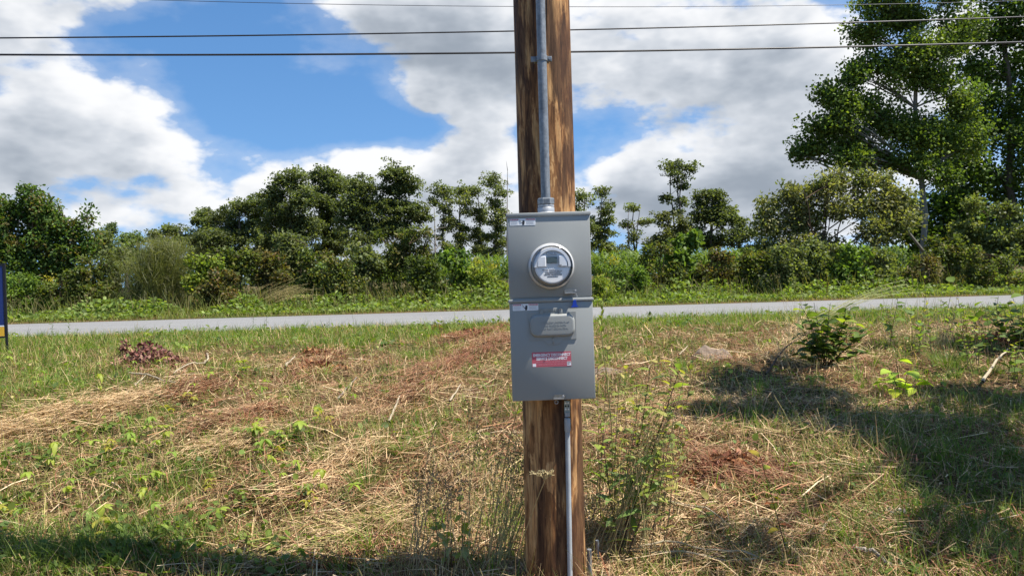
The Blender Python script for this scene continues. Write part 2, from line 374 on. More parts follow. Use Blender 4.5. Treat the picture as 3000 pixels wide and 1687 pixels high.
# ---------------------------------------------------------------- meter box (x right, y away, z up from the bottom of the front cover)
YAW = R(1.0); BOXO = P(1623.5, 1171, 3.0)
bx = empty('meter_box', BOXO, (0, R(-.35), YAW)); tag(bx, 'grey steel electric meter box mounted on the wooden pole', 'meter box')
hw = .1615
MB().box(-hw + .004, hw - .004, .004, .135, .004, .726, .003).build('case', GREY, bx)
uc = MB().box(-hw, hw, -.0, .06, .401, .728, .004).build('upper_cover', GREY, bx, True)
MB().box(-hw - .0035, hw + .0035, -.0035, .142, .716, .732, .003).build('rain_lip', GREY, bx, True)
lc = MB().box(-hw - .001, hw + .001, -.003, .06, 0.0, .382, .004).build('lower_cover', GREY, bx, True)
MB().box(-hw - .0045, hw + .0045, -.0075, .05, .3822, .396, .004).build('cover_ledge', GREY, bx, True)
# disconnect flap
Y0 = -.003
fl_out = [(-.0925, .343), (-.0925, .236), (-.034, .236)] + [(-.034 + .0375 * (1 - math.cos(R(a))) , .236 - .0205 * math.sin(R(a))) for a in range(15, 180, 15)] + [(.041, .236), (.0945, .236), (.0945, .343)]
fl = MB().poly(fl_out, Y0 - .003, Y0 - .0001).build('disconnect_flap', GREY, bx)
def dome(x0, x1, z0, z1, r, y0, h, ins, n=6):
    rings = [(0, 0), (.1, .45), (.3, .8), (.65, .97), (1.0, 1.0)]; V = []; F = []; k = None
    for (q, d) in rings:
        pts = rrect(x0 + ins * q, x1 - ins * q, z0 + ins * q, z1 - ins * q, max(r - ins * q, .004), n); k = len(pts); V += [(p[0], y0 - h * d, p[1]) for p in pts]
    for j in range(len(rings) - 1): F += [(j * k + i, j * k + (i + 1) % k, (j + 1) * k + (i + 1) % k, (j + 1) * k + i) for i in range(k)]
    F.append(tuple((len(rings) - 1) * k + i for i in range(k))); return V, F
MB().add(*dome(-.0875, .0895, .247, .336, .030, Y0 - .0025, .0125, .012)).build('raised_panel', GREY, fl, True)
for i, s in enumerate(('BREAKERS UNDER FLAP', 'NO FUSES IN BOX', 'DO NOT BREAK SEAL')):
    lettering(s, .0105, .012, .303 - i * .0118, Y0 - .0150, GREY, fl, 'embossed_lettering', extrude=.0005)
MB().box(-.0475, .043, Y0 - .003, Y0 - .0002, .3445, .359, .001).build('hinge_plate', GREY, bx)
for k in range(5): MB().box(-.0125 + k * .0062, -.0088 + k * .0062, Y0 - .0042, Y0 - .0031, .3475, .3555, .0008).build('embossed_mark', GREY, bx)
for hx in (-.0395, .0355):
    MB().box(hx - .007, hx + .007, Y0 - .0075, Y0 - .0031, .333, .356, .0015).build('hinge_clip', GREY, bx, True)
    MB().lathe([(.0034, Y0 - .0100), (.0040, Y0 - .0085), (.0040, Y0 - .0076)], 14, 'y', (hx, 0, .3535)).build('rivet', STEEL, bx, True)
def ring_tube(cx, cz, y, rx, rz, r, n=24, a0=0, a1=360):
    a = np.radians(np.linspace(a0, a1, n)); return np.stack([cx + rx * np.cos(a), np.full(n, y), cz + rz * np.sin(a)], -1)
MB().tube(np.array([(.003, Y0 - .003, .244), (.003, Y0 - .011, .242), (.003, Y0 - .013, .232), (.003, Y0 - .011, .223), (.003, Y0 - .003, .221)]), .0017, 8).build('seal_staple', STEEL, bx, True)
# hazard labels
def hazard(x0, z1, y, nm):
    w, h = .1000, .0258
    lb = MB().poly(rrect(x0, x0 + w, z1 - h, z1, .002, 3), y - .0006, y - .0001).build('hazard_label', WHITE, bx)
    lb['label'] = nm
    for a, b_, t_ in ((.002, .0335, 'DANGER'), (.0625, .098, 'PELIGRO')):
        MB().box(x0 + a, x0 + b_, y - .0009, y - .0006, z1 - .0062, z1 - .0008).build('red_band', RED, lb)
        lettering('\u25b2' + t_ if False else t_, .0056, x0 + (a + b_) / 2 + .002, z1 - .0036, y - .0011, SALMON, lb, extrude=.0001)
        MB().poly([(x0 + a + .0015, z1 - .0055), (x0 + a + .0065, z1 - .0055), (x0 + a + .004, z1 - .0015)], y - .0012, y - .0009).build('warning_triangle', SALMON, lb)
        for k in range(5):
            ln = (b_ - a) * (.95 if k % 2 == 0 else .8); MB().box(x0 + a + .001, x0 + a + .001 + ln * .96, y - .0008, y - .0006, z1 - .0098 - k * .0030, z1 - .0090 - k * .0030).build('print_line', GREYINK, lb)
    # hand touched by a spark
    hx, hz_ = x0 + .052, z1 - .0150
    MB().poly([(hx - .0045, hz_ - .0095), (hx + .0035, hz_ - .0095), (hx + .0055, hz_ - .001), (hx + .0055, hz_ + .0075), (hx + .0040, hz_ + .0095), (hx + .0025, hz_ + .0080), (hx + .0010, hz_ + .0100), (hx - .0005, hz_ + .0085), (hx - .0022, hz_ + .0085), (hx - .0030, hz_ + .002), (hx - .0070, hz_ + .0005), (hx - .0070, hz_ - .001), (hx - .0035, hz_ - .0035)], y - .0009, y - .0006).build('hand_symbol', BLACKP, lb)
    MB().tube(np.array([(x0 + .0375, y - .0009, z1 - .004), (x0 + .042, y - .0009, z1 - .0075), (x0 + .0395, y - .0009, z1 - .0115), (x0 + .046, y - .0009, z1 - .0145)]), .0009, 6).build('spark_symbol', BLACKP, lb)
hazard(-.1510, .7100, -.0001, 'upper danger label')
hazard(-.1505, .3785, -.0031, 'lower danger label')
# red disconnect label
rl = MB().box(-.0815, .0715, Y0 - .0007, Y0 - .0001, .131, .1885).build('disconnect_label', RED, bx)
for tx, sz, zz, m_, b_ in (('EMERGENCY DISCONNECT', .0148, .1765, SALMON, .0007), ('SERVICE DISCONNECT', .0148, .1620, SALMON, .0007), ('DESCONEXION DE EMERGENCIA', .0100, .1495, PALEPINK, 0), ('DESCONEXION DE SERVICIO', .0100, .1395, PALEPINK, 0)):
    lettering(tx, sz, -.004, zz, Y0 - .0009, m_, rl, extrude=.0001, sx=.80 if b_ else .86, bold=b_)
MB().box(-.0795, -.0665, Y0 - .0010, Y0 - .0007, .1325, .1440).build('white_square', WHITE, rl)
ws = MB().box(.0545, .0705, Y0 - .0010, Y0 - .0007, .1335, .1490).build('white_square', WHITE, rl)
MB().box(.0560, .0690, Y0 - .0012, Y0 - .0010, .1440, .1465).build('print_line', BLACKP, rl)
MB().box(.0560, .0640, Y0 - .0012, Y0 - .0010, .1385, .1405).build('print_line', BLACKP, rl)
# latches
def latch(cx, cz, w, name_):
    l = MB().poly(rrect(cx - w / 2, cx + w / 2, cz - .0075, cz + .0095, .007, 5), -.0065, -.004)
    l.box(cx - w * .42, cx + w * .42, -.004, .002, cz - .004, cz + .006)
    o = l.build('latch', STEEL, bx)
    MB().box(cx - w * .52, cx + w * .35, -.019, -.0066, cz - .0085, cz - .0035, .0012).build('latch_tongue', STEEL, o)
    MB().lathe([(.0035, -.0095), (.0042, -.008), (.0042, -.0066)], 14, 'y', (cx + w * .34, 0, cz + .003)).build('rivet', CASTG, o, True)
    return o
latch(.078, .4205, .050, 'upper'); latch(.020, .0115, .046, 'lower')
MB().tube(ring_tube(.008, -.008, -.008, .0065, .0065, .0018, 20), .0020, 7).build('pull_ring', STEEL, bx, True)
MB().tube(np.array([(.008, -.008, -.001), (.008, -.010, .003), (.008, -.008, .006)]), .0018, 6).build('ring_stem', STEEL, bx, True)
# blue seal hanging from the upper latch
sl = empty('padlock_seal', bx.matrix_basis @ Vector((.0900, -.0170, .3600)), (0, 0, YAW)); sl.scale = (.82, .82, .82); tag(sl, 'small blue plastic seal hanging by a wire from the meter box latch', 'seal')
MB().poly([(-.017, 0), (.0175, .002), (.017, .0055), (.0105, .0085), (.0065, .030), (.004, .0345), (-.003, .0345), (-.0065, .030), (-.0115, .0075), (-.0175, .0035)], -.007, .005).build('seal_body', BLUE, sl)
MB().tube(np.array([(.004, 0, .033), (.0135, 0, .050), (.010, .004, .062), (-.004, .006, .0655), (-.012, .002, .060), (-.009, 0, .047), (-.003, 0, .033)]), .0009, 6).build('wire_loop', plain('clear_wire', (.5, .52, .55), .2), sl, True)

# ---------------------------------------------------------------- electricity meter
mc = bx.matrix_basis @ Vector((.0045, 0, .5215))
em = empty('electric_meter', mc, (0, R(-.35), YAW)); tag(em, 'round glass covered electric meter plugged into the grey box', 'electric meter')
ALU = plain('polished_ring', (.58, .58, .57), .3, .25, .05, 30)
MB().lathe([(.0780, .001), (.0895, .001), (.0900, -.006), (.0885, -.013), (.0850, -.0185), (.0815, -.020), (.0795, -.019), (.0790, -.012), (.0780, -.0005)], 96, 'y').build('sealing_ring', ALU, em, True)
MB().lathe([(.0788, -.004), (.0782, -.050), (.0772, -.082), (.0750, -.092), (.0700, -.0975), (.0660, -.0985), (.0640, -.0983), (.0300, -.0990), (.0002, -.0992)], 80, 'y').build('glass_cover', GLASS, em, True)
MB().lathe([(.0750, -.002), (.0750, -.014), (.0735, -.030), (.0730, -.0315), (.002, -.0316)], 72, 'y').build('meter_base', METERG, em, True)
half_hi = [(.066 * math.cos(R(a)), .066 * math.sin(R(a))) for a in range(-2, 183, 6)]
def arch(r0, r1, y0, y1, a0, a1, n=40):
    V = []; F = []
    for k in range(n + 1):
        a = R(a0 + (a1 - a0) * k / n); c, s_ = math.cos(a), math.sin(a); V += [(r0 * c, y0, r0 * s_), (r1 * c, y0, r1 * s_), (r1 * c, y1, r1 * s_), (r0 * c, y1, r0 * s_)]
    for k in range(n):
        b0, b1 = 4 * k, 4 * k + 4; F += [(b0 + i, b0 + (i + 1) % 4, b1 + (i + 1) % 4, b1 + i) for i in range(4)]
    F += [(0, 1, 2, 3), (4 * n + 3, 4 * n + 2, 4 * n + 1, 4 * n)]; return V, F
MB().add(*arch(.0600, .0695, -.0795, -.032, -3, 183)).build('meter_hood', METERW, em, True)
fp = MB().poly([(.0665 * math.cos(R(a)), .0665 * math.sin(R(a))) for a in range(0, 360, 5)], -.070, -.032).build('face_plate', METERW, em)
MB().box(-.0575, -.0235, -.0785, -.0701, -.004, .040, .004).build('left_shield', METERW, em)
MB().box(.0235, .0575, -.0785, -.0701, -.004, .040, .004).build('right_shield', METERW, em)
MB().box(-.0215, .0205, -.0745, -.0701, .041, .0545, .002).build('type_plate', METERG, em)
MB().box(-.0175, .0035, -.0748, -.0746, .0492, .0512).build('print_line', GREYINK, em); MB().box(-.0140, .0020, -.0748, -.0746, .0455, .0468).build('print_line', GREYINK, em); MB().lathe([(.003, -.0750), (.003, -.0746)], 16, 'y', (.011, 0, .0485)).build('emblem', GREYINK, em)
dp = MB().box(-.0215, .0195, -.0755, -.0701, .0105, .0360, .0015).build('display', LCD, em)
MB().box(-.0190, .0170, -.0758, -.0756, .0140, .0325).build('display_window', plain('dark_display_glass', (.075, .10, .10), .15, 0, .05), dp)
for q in (.0255, .0318): MB().lathe([(.0022, -.0795), (.0022, -.0786)], 14, 'y', (q, 0, .0025)).build('optical_port', BLACKP, em)
np_ = MB().poly([(.062 * math.cos(R(a)), .062 * math.sin(R(a))) for a in range(190, 351, 5)], -.0730, -.0701).build('name_plate', plain('bright_white_print', (.93, .94, .95), .4, 0, .02), em)
yy = -.0733
lettering('CENTRAL MAINE POWER', .0066, .001, -.0335, yy, BLACKP, np_, extrude=.0001, bold=.00012, sx=.92)
lettering('12 224 012', .0066, .0215, -.0195, yy, BLACKP, np_, extrude=.0001, bold=.0001)
def dashes(x0, x1, z, h, m_, seed):        # rows of print too small to read
    rg = np.random.default_rng(seed); x = x0
    while x < x1:
        w = float(rg.uniform(.0018, .0046)); MB().box(x, min(x + w, x1), yy - .0001, yy + .0002, z - h / 2, z + h / 2).build('print_line', m_, np_); x += w + .0011
dashes(-.0400, -.0170, -.0145, .0026, BLACKP, 1); dashes(-.0350, -.0170, -.0198, .0026, GREYINK, 2); dashes(-.0280, .0300, -.0250, .0024, BLACKP, 3); dashes(-.0290, .0310, -.0287, .0020, GREYINK, 4)
cb = np.random.default_rng(5); x_ = -.0205
while x_ < .021:
    w_ = float(cb.uniform(.0004, .0011)); MB().box(x_, x_ + w_, yy - .0001, yy + .0002, -.0425, -.0385).build('barcode_bar', BLACKP, np_); x_ += w_ + float(cb.uniform(.0004, .0009))
for k in range(4):
    MB().box(-.0125, .0075, yy - .0001, yy + .0002, -.0222 + k * .0028, -.0210 + k * .0028).build('print_line', GREYINK, np_)

# ---------------------------------------------------------------- riser conduit above the box
hub = bx.matrix_basis @ Vector((-.004, .066, .732))
rc = empty('riser_conduit', hub, (0, R(-.1), YAW)); tag(rc, 'thick grey conduit running up the pole above the meter box', 'conduit')
MB().lathe([(.0185, .02), (.0184, 1.2), (.0182, 3.0), (.018, 6.5)], 32).build('pipe', GALV, rc, True)
MB().lathe([(.0400, .0002), (.0400, .003), (.0385, .0045), (.0345, .005), (.0340, .006)], 40).build('flange', CASTG, rc, True)
MB().lathe([(.0335, .0055), (.0335, .0225), (.0320, .0245), (.0300, .0250)], 36).build('collar', CASTG, rc, True)
MB().lathe([(.0295, .0248), (.0325, .0262), (.0325, .0340), (.0300, .0355)], 36).build('gasket_ring', CASTG, rc, True)
MB().lathe([(.0300, .0345), (.0350, .0385), (.0355, .0560), (.0330, .0610), (.0240, .0625), (.0188, .0620)], 8, 'z', (0, 0, 0), R(22.5)).build('compression_nut', GALV, rc)
sz_ = (P(1595, 171, 3.06).z - hub.z)
MB().lathe([(.0186, sz_ - .010), (.0212, sz_ - .010), (.0216, sz_ - .006), (.0208, sz_), (.0216, sz_ + .006), (.0212, sz_ + .010), (.0186, sz_ + .010)], 32).build('strap_band', GALV, rc, True)
MB().box(.0200, .0400, .006, .012, sz_ - .011, sz_ + .011, .0015).box(-.0440, -.0200, .006, .012, sz_ - .011, sz_ + .011, .0015).box(-.03, .03, .0118, .045, sz_ - .008, sz_ + .008).build('strap_lug', GALV, rc, True)
MB().lathe([(.006, -.002), (.0065, .001), (.0065, .0055)], 6, 'y', (.031, 0, sz_)).build('strap_bolt', STEEL, rc, True)

# ---------------------------------------------------------------- ground wire conduit below the box
gc = empty('grounding_conduit', (0, 0, 0)); tag(gc, 'thin light grey conduit running down the pole below the meter box', 'conduit')
top = P(1661, 1176, 3.135); bot = P(1669, 1692, 3.125); bot.z = min(bot.z, hz1(bot.x, bot.y)) - .15
gc.location = top
L_ = bot - top; q = np.array([np.array((0, 0, 0)) + np.array(L_) * t_ for t_ in np.linspace(.10, 1, 14)]); 
MB().tube(q, .0103, 18).build('pipe', PVC, gc, True)
q2 = np.array([np.array(L_) * t_ for t_ in (.07, .075, .125, .13)]); MB().tube(q2, [.0105, .0125, .0125, .0106], 18).build('coupling', PVC, gc, True)
stp = MB().box(-.0115, .0115, .002, .006, -.050, .004, .001).build('perforated_strap', plain('green_grey_zinc', (.33, .38, .36), .45, .4, .2, 50), gc)
for k in range(3):
    for e_ in (-.0055, .0055): MB().lathe([(.0036, .0012), (.0036, .0021)], 12, 'y', (e_, 0, -.006 - k * .0125)).build('strap_hole', BLACKP if k % 2 else WHITE, stp)
MB().box(-.0105, .0105, -.004, .0018, -.062, -.045, .0015).build('strap_block', PVC, gc)

# ---------------------------------------------------------------- ground rods
for (px, pyt, Y, r, lb) in ((1726, 1607, 3.20, .0098, 'short thick galvanised ground rod beside the pole base'), (1749.5, 1581, 3.36, .0080, 'taller thin galvanised ground rod right of the pole base')):
    t_ = P(px, pyt, Y); z0 = hz1(t_.x, t_.y) - .1; h_ = t_.z - z0
    o = MB().lathe([(r, 0), (r, h_ - .004), (r * 1.04, h_ - .003), (r * .98, h_ - .001), (r * .7, h_)], 20).build('ground_rod', GALV, None, True); o.location = (t_.x, t_.y, z0); tag(o, lb, 'ground rod')

# ---------------------------------------------------------------- wires over the road
CABLE = plain('black_cable', (.018, .018, .022), .45, 0, .2); CABLE2 = plain('grey_cable', (.05, .055, .065), .5, .3, .2)
for (pts, r, nm, mt) in (([(300, -4), (1500, 20), (2990, 3)], .0045, 'thin topmost overhead wire across the sky', CABLE2),
                         ([(0, 112), (1500, 92), (3000, 50)], .0115, 'middle black overhead wire across the sky', CABLE),
                         ([(0, 161), (1500, 155), (3000, 124)], .0155, 'thick lowest black overhead wire across the sky', CABLE)):
    A = []
    for (a, b) in pts:
        Y = 12.1
        for _ in range(6):
            p = P(a, b, Y); Y = 12.1 + SLOPE * p.x
        A.append(p)
    cz = np.polyfit([p.x for p in A], [p.z for p in A], 2); xs = np.linspace(-34, 34, 120)
    o = MB().tube(np.stack([xs, 12.1 + SLOPE * xs, np.polyval(cz, xs)], -1), r, 8).build('overhead_wire', mt, None, True); tag(o, nm, 'wire')

# ---------------------------------------------------------------- yard sign at the left edge
g = hit(21, 1030)
ys = empty('yard_sign', g, (0, 0, R(6))); tag(ys, 'blue and yellow yard sign on black posts at the left edge', 'sign')
IRON = plain('black_iron', (.012, .012, .014), .45, .2, .2); NAVY = plain('navy_print', (.012, .03, .15), .4, 0, .05); YEL = plain('yellow_print', (.75, .42, .035), .4, 0, .05)
zt = P(2, 772, g.y).z - g.z; zb = P(12, 985, g.y).z - g.z
for q in (0, -.66): MB().box(q - .014, q + .014, -.012, .012, -.15, zt, .002).build('post', IRON, ys)
MB().box(-.646, -.014, -.010, .010, zt - .03, zt - .002).build('top_rail', IRON, ys); MB().box(-.646, -.014, -.010, .010, zb - .02, zb, .002).build('bottom_rail', IRON, ys)
pn = MB().box(-.640, -.020, -.005, .005, zb + .002, zt - .032).build('sign_panel', NAVY, ys)
MB().box(-.639, -.021, -.0085, -.0053, zb + .004, zb + .125).build('yellow_band', YEL, pn); MB().box(-.639, -.021, -.0075, -.0053, zb + .127, zb + .142).build('white_band', WHITE, pn)
# ---------------------------------------------------------------- foliage tools
T_DIAMOND = (np.array([(0, 0, 0), (.5, -.42, .06), (1, 0, 0), (.5, .42, .06)]), np.array([(0, 1, 2, 3)]))
T_OVAL = (np.array([(0, 0, 0), (.3, -.36, .05), (.72, -.28, .02), (1, 0, -.06), (.72, .28, .02), (.3, .36, .05)]), np.array([(0, 1, 2, 3), (0, 3, 4, 5)]))
T_LANCE = (np.array([(0, 0, 0), (.3, -.14, .03), (.7, -.11, .0), (1, 0, -.12), (.7, .11, .0), (.3, .14, .03)]), np.array([(0, 1, 2, 3), (0, 3, 4, 5)]))
def frames(n, up=.6, out=None, outw=0.0, droop=0.0, rg=rng):
    Z = rg.normal(size=(n, 3)) + np.array([0, 0, up * 2.0]); Z = norm(Z)
    T = rg.normal(size=(n, 3)); 
    if out is not None: T = T + out * outw
    T[:, 2] -= droop; T = norm(T - Z * (T * Z).sum(1, keepdims=True)); return T, np.cross(Z, T), Z
def scatter(tpl, pos, fr, size, colr, wid=1.0):
    tv, tf = tpl; X, Y, Z = fr; n = len(pos); size = np.broadcast_to(size, (n,))[:, None, None]
    V = pos[:, None] + (tv[None, :, :1] * X[:, None] + tv[None, :, 1:2] * wid * Y[:, None] + tv[None, :, 2:] * Z[:, None]) * size
    F = (tf[None] + (np.arange(n) * len(tv))[:, None, None]).reshape(-1, 4)
    return V.reshape(-1, 3), F, np.repeat(colr, len(tv), 0)
def palette(n, cols, var=.18, rg=rng, w=None):
    cols = np.array(cols, float); c = cols[rg.choice(len(cols), n, p=w)]
    return np.clip(c * (1 + rg.normal(size=(n, 1)) * var), .004, .95)
def join(parts):
    V = []; F = []; C = []; k = 0
    for v, f, c in parts: V.append(v); F.append(f + k); C.append(c); k += len(v)
    return np.concatenate(V), np.concatenate(F), np.concatenate(C)
def blades(pos, az, lean, h, w, curl, colr, segs=3, tipw=.08):
    """upright blades: bend along az by lean (fraction of height) plus curl"""
    n = len(pos); t = np.linspace(0, 1, segs + 1)[None, :]; h = np.broadcast_to(h, (n,))[:, None]; lean = np.broadcast_to(lean, (n,))[:, None]; curl = np.broadcast_to(curl, (n,))[:, None]
    d = np.stack([np.cos(az), np.sin(az), 0 * az], -1)
    hor = h * (lean * t + curl * t ** 2); ver = h * (t - .55 * np.minimum(curl, 1.3) * t ** 2.4 * .8)
    C0 = pos[:, None] + d[:, None] * hor[..., None] + np.array([0, 0, 1.]) * ver[..., None]
    sa = az + np.pi / 2 + rng.normal(size=n) * .7; sd = np.stack([np.cos(sa), np.sin(sa), 0 * sa], -1)
    ww = np.broadcast_to(w, (n,))[:, None] * (1 - (1 - tipw) * t ** 1.6) * .5
    V = np.stack([C0 - sd[:, None] * ww[..., None], C0 + sd[:, None] * ww[..., None]], 2)
    i = np.arange(segs) * 2; q = np.stack([i, i + 1, i + 3, i + 2], -1)
    F = (q[None] + (np.arange(n) * (segs + 1) * 2)[:, None, None]).reshape(-1, 4)
    return V.reshape(-1, 3), F, np.repeat(colr, (segs + 1) * 2, 0)
def straws(pos, az, pitch, L, w, bend, colr, simple=False):
    n = len(pos); d = np.stack([np.cos(az) * np.cos(pitch), np.sin(az) * np.cos(pitch), np.sin(pitch)], -1)
    sd = np.stack([-np.sin(az), np.cos(az), 0 * az], -1); 
    k = rng.uniform(-.6, .6, n); sd = norm(sd + np.array([0, 0, 1.]) * k[:, None])
    t = np.array([-.5, 0, .5]); off = np.array([0, 1., 0])
    C0 = pos[:, None] + d[:, None] * (t[None, :, None] * L[:, None, None]) + (sd * 0 + np.array([0, 0, 1.]) )[:, None] * (off[None, :, None] * bend[:, None, None])
    lat = np.stack([-np.sin(az), np.cos(az), 0 * az], -1); C0 = C0 + lat[:, None] * (off[None, :, None] * (rng.normal(size=n) * .06 * L)[:, None, None])
    ww = w[:, None, None] * .5 * np.array([1, 1, .7])[None, :, None]
    V = np.stack([C0 - sd[:, None] * ww, C0 + sd[:, None] * ww], 2)
    if simple: return V[:, [0, 2]].reshape(-1, 3), (np.array([(0, 1, 3, 2)])[None] + (np.arange(n) * 4)[:, None, None]).reshape(-1, 4), np.repeat(colr, 4, 0)
    q = np.array([(0, 1, 3, 2), (2, 3, 5, 4)])
    F = (q[None] + (np.arange(n) * 6)[:, None, None]).reshape(-1, 4)
    return V.reshape(-1, 3), F, np.repeat(colr, 6, 0)
def bark(name, c, var=.35):
    def b(t):
        g = nd(t, 'ShaderNodeTexCoord').outputs['Object']; n = noise(t, 9, 6, .65, g, (1, 1, .3))
        return pbr(t, ramp(t, n, [(.3, tuple(v * (1 - var) for v in c)), (.7, tuple(v * (1 + var) for v in c))]), .9, 0, bump(t, n, .5, .02), .15)
    return mat(name, b)
BARK = bark('grey_brown_bark', (.10, .085, .065)); ASPEN = bark('pale_aspen_bark', (.21, .20, .165), .3); TWIG = bark('twig_bark', (.075, .05, .032)); DEAD = bark('bleached_wood', (.28, .25, .21))
def curve3(a, b, sag, n=6, side=None):
    t = np.linspace(0, 1, n)[:, None]; a = np.array(a); b = np.array(b); L = np.linalg.norm(b - a)
    m = np.array([0, 0, 1.]) * sag * L + (side if side is not None else 0)
    return a + (b - a) * t + m * (t * (1 - t)) * 2
def tree(name, label, cat, base, top, blobs, colors, trunk_r=.12, clump=.42, nclump=9, leaves=70, leaf=.17, tpl=T_DIAMOND, flat=.55, up=.5, group=None, bark_=None, seed=1, stems=1, mat_=None, wid=1.0, hollow=.45, lvar=.2, trunk_from=None, droop=0.0, crook=.04):
    rg = np.random.default_rng(seed); base = np.array(base, float); top = np.array(top, float); bark_ = bark_ or BARK
    root = empty(name, base); tag(root, label, cat, group)
    VV = []; FF = []; k = 0; H = top[2] - base[2]
    def put(p, r, n=5):
        nonlocal k
        v, f = tube(p - base, r, n); VV.append(v); FF.append(f + k); k += len(v)
    trunks = []
    for s in range(stems):
        tp = top + (rg.normal(size=3) * np.array([.05, .05, .03]) * H * (1 if H > 6 else 2.4) if s else 0); bs = base + (rg.normal(size=3) * np.array([.03, .03, 0]) * H if s else 0)
        n = 12; t = np.linspace(0, 1, n)[:, None]; w = np.cumsum(rg.normal(size=(n, 3)) * np.array([1, 1, 0]) * H * crook / 3, 0); w -= t * w[-1]
        p = bs + (tp - bs) * t + w; p[0, 2] -= .25; put(p, np.linspace(trunk_r, trunk_r * .18, n) * (1 if s == 0 else .75), 8); trunks.append(p)
    leafP = []; leafC = []; leafO = []
    for bi, b in enumerate(blobs):
        c = np.array(b[:3]); rad = np.array(b[3:6]); dens = b[6] if len(b) > 6 else 1.0
        tp = trunks[bi % len(trunks)]; hd = np.hypot(*(tp[:, :2] - c[:2]).T)
        want = c[2] - rad[2] * .4 - .45 * hd.min(); want = max(want, base[2] + (trunk_from if trunk_from is not None else .12) * H)
        j = int(np.argmin(np.abs(tp[:, 2] - want))); lp = curve3(tp[j], c, .06 + .10 * rg.random(), 7, rg.normal(size=3) * .05 * np.linalg.norm(c - tp[j]))
        r0 = min(trunk_r * .4, max(.008, .011 * np.linalg.norm(c - tp[j]) + .008)); put(lp, np.linspace(r0, r0 * .35, 7), 5)
        vol = (rad[0] * rad[1] * rad[2]) ** (1 / 3); nc = max(3, int(nclump * dens * (vol / clump) ** 1.6))
        d = norm(rg.normal(size=(nc, 3))); q = c + d * rad * (hollow + (1 - hollow) * rg.random((nc, 1)) ** .6)
        for m in range(nc):
            if m % 2 == 0: put(curve3(lp[rg.integers(3, 7)], q[m], .05, 4, rg.normal(size=3) * .05), np.linspace(r0 * .3, max(.004, r0 * .08), 4), 3)
        nl = np.maximum(8, (leaves * rg.uniform(.5, 1.4, nc)).astype(int)); ci = np.repeat(np.arange(nc), nl); tot = len(ci)
        cs = clump * rg.uniform(.6, 1.25, nc)[ci][:, None]; dd = rg.normal(size=(tot, 3)); dd *= np.minimum(1, 1.9 / np.linalg.norm(dd, axis=1, keepdims=True))
        leafP.append(q[ci] + dd * cs * np.array([.55, .55, .55 * flat])); leafO.append(norm(dd))
        cb_ = palette(nc, colors, lvar, rg)[ci]; leafC.append(np.clip(cb_ * (1 + rg.normal(size=(tot, 1)) * .16), .006, .9))
    new_obj('trunk', npmesh('trunk', np.concatenate(VV), np.concatenate(FF), smooth=True), bark_, root)
    Pn = np.concatenate(leafP); Cn = np.concatenate(leafC); On = np.concatenate(leafO)
    fr = frames(len(Pn), up, On, .9, droop, rg); V, F, C = scatter(tpl, Pn - base, fr, leaf * rg.uniform(.65, 1.3, len(Pn)), Cn, wid)
    cw = new_obj('crown', npmesh('crown', V, F, C), mat_ or LEAF, root); cw['kind'] = 'stuff'
    return root
def B(Y, lst, depth=.8):           # (px, py, rx, ry[, density]) -> blobs in metres at distance Y
    out = []
    for b in lst:
        c = P(b[0], b[1], Y); k = Y / FPX; rx, rz = b[2] * k, b[3] * k
        dy = np.random.default_rng(int(b[0] * 7 + b[1])).uniform(-.5, .5) * rx
        out.append((c.x, c.y + dy, c.z, rx, max(.3 * rz, (rx + rz) / 2 * depth), rz) + tuple(b[4:5]))
    return out
def broken(bl, seed, k=3, f=.62):      # break smooth masses into uneven smaller ones
    rg = np.random.default_rng(seed); out = []
    for b in bl:
        c = np.array(b[:3]); r = np.array(b[3:6])
        for _ in range(k):
            q = c + norm(rg.normal(size=3)) * r * rg.uniform(.25, .62); out.append((*q, *(r * f * rg.uniform(.6, 1.15, 3))) + tuple(b[6:7]))
    return out
def gbase(px, Y): 
    p = P(px, 800, Y); return (p.x, p.y, hz1(p.x, p.y))

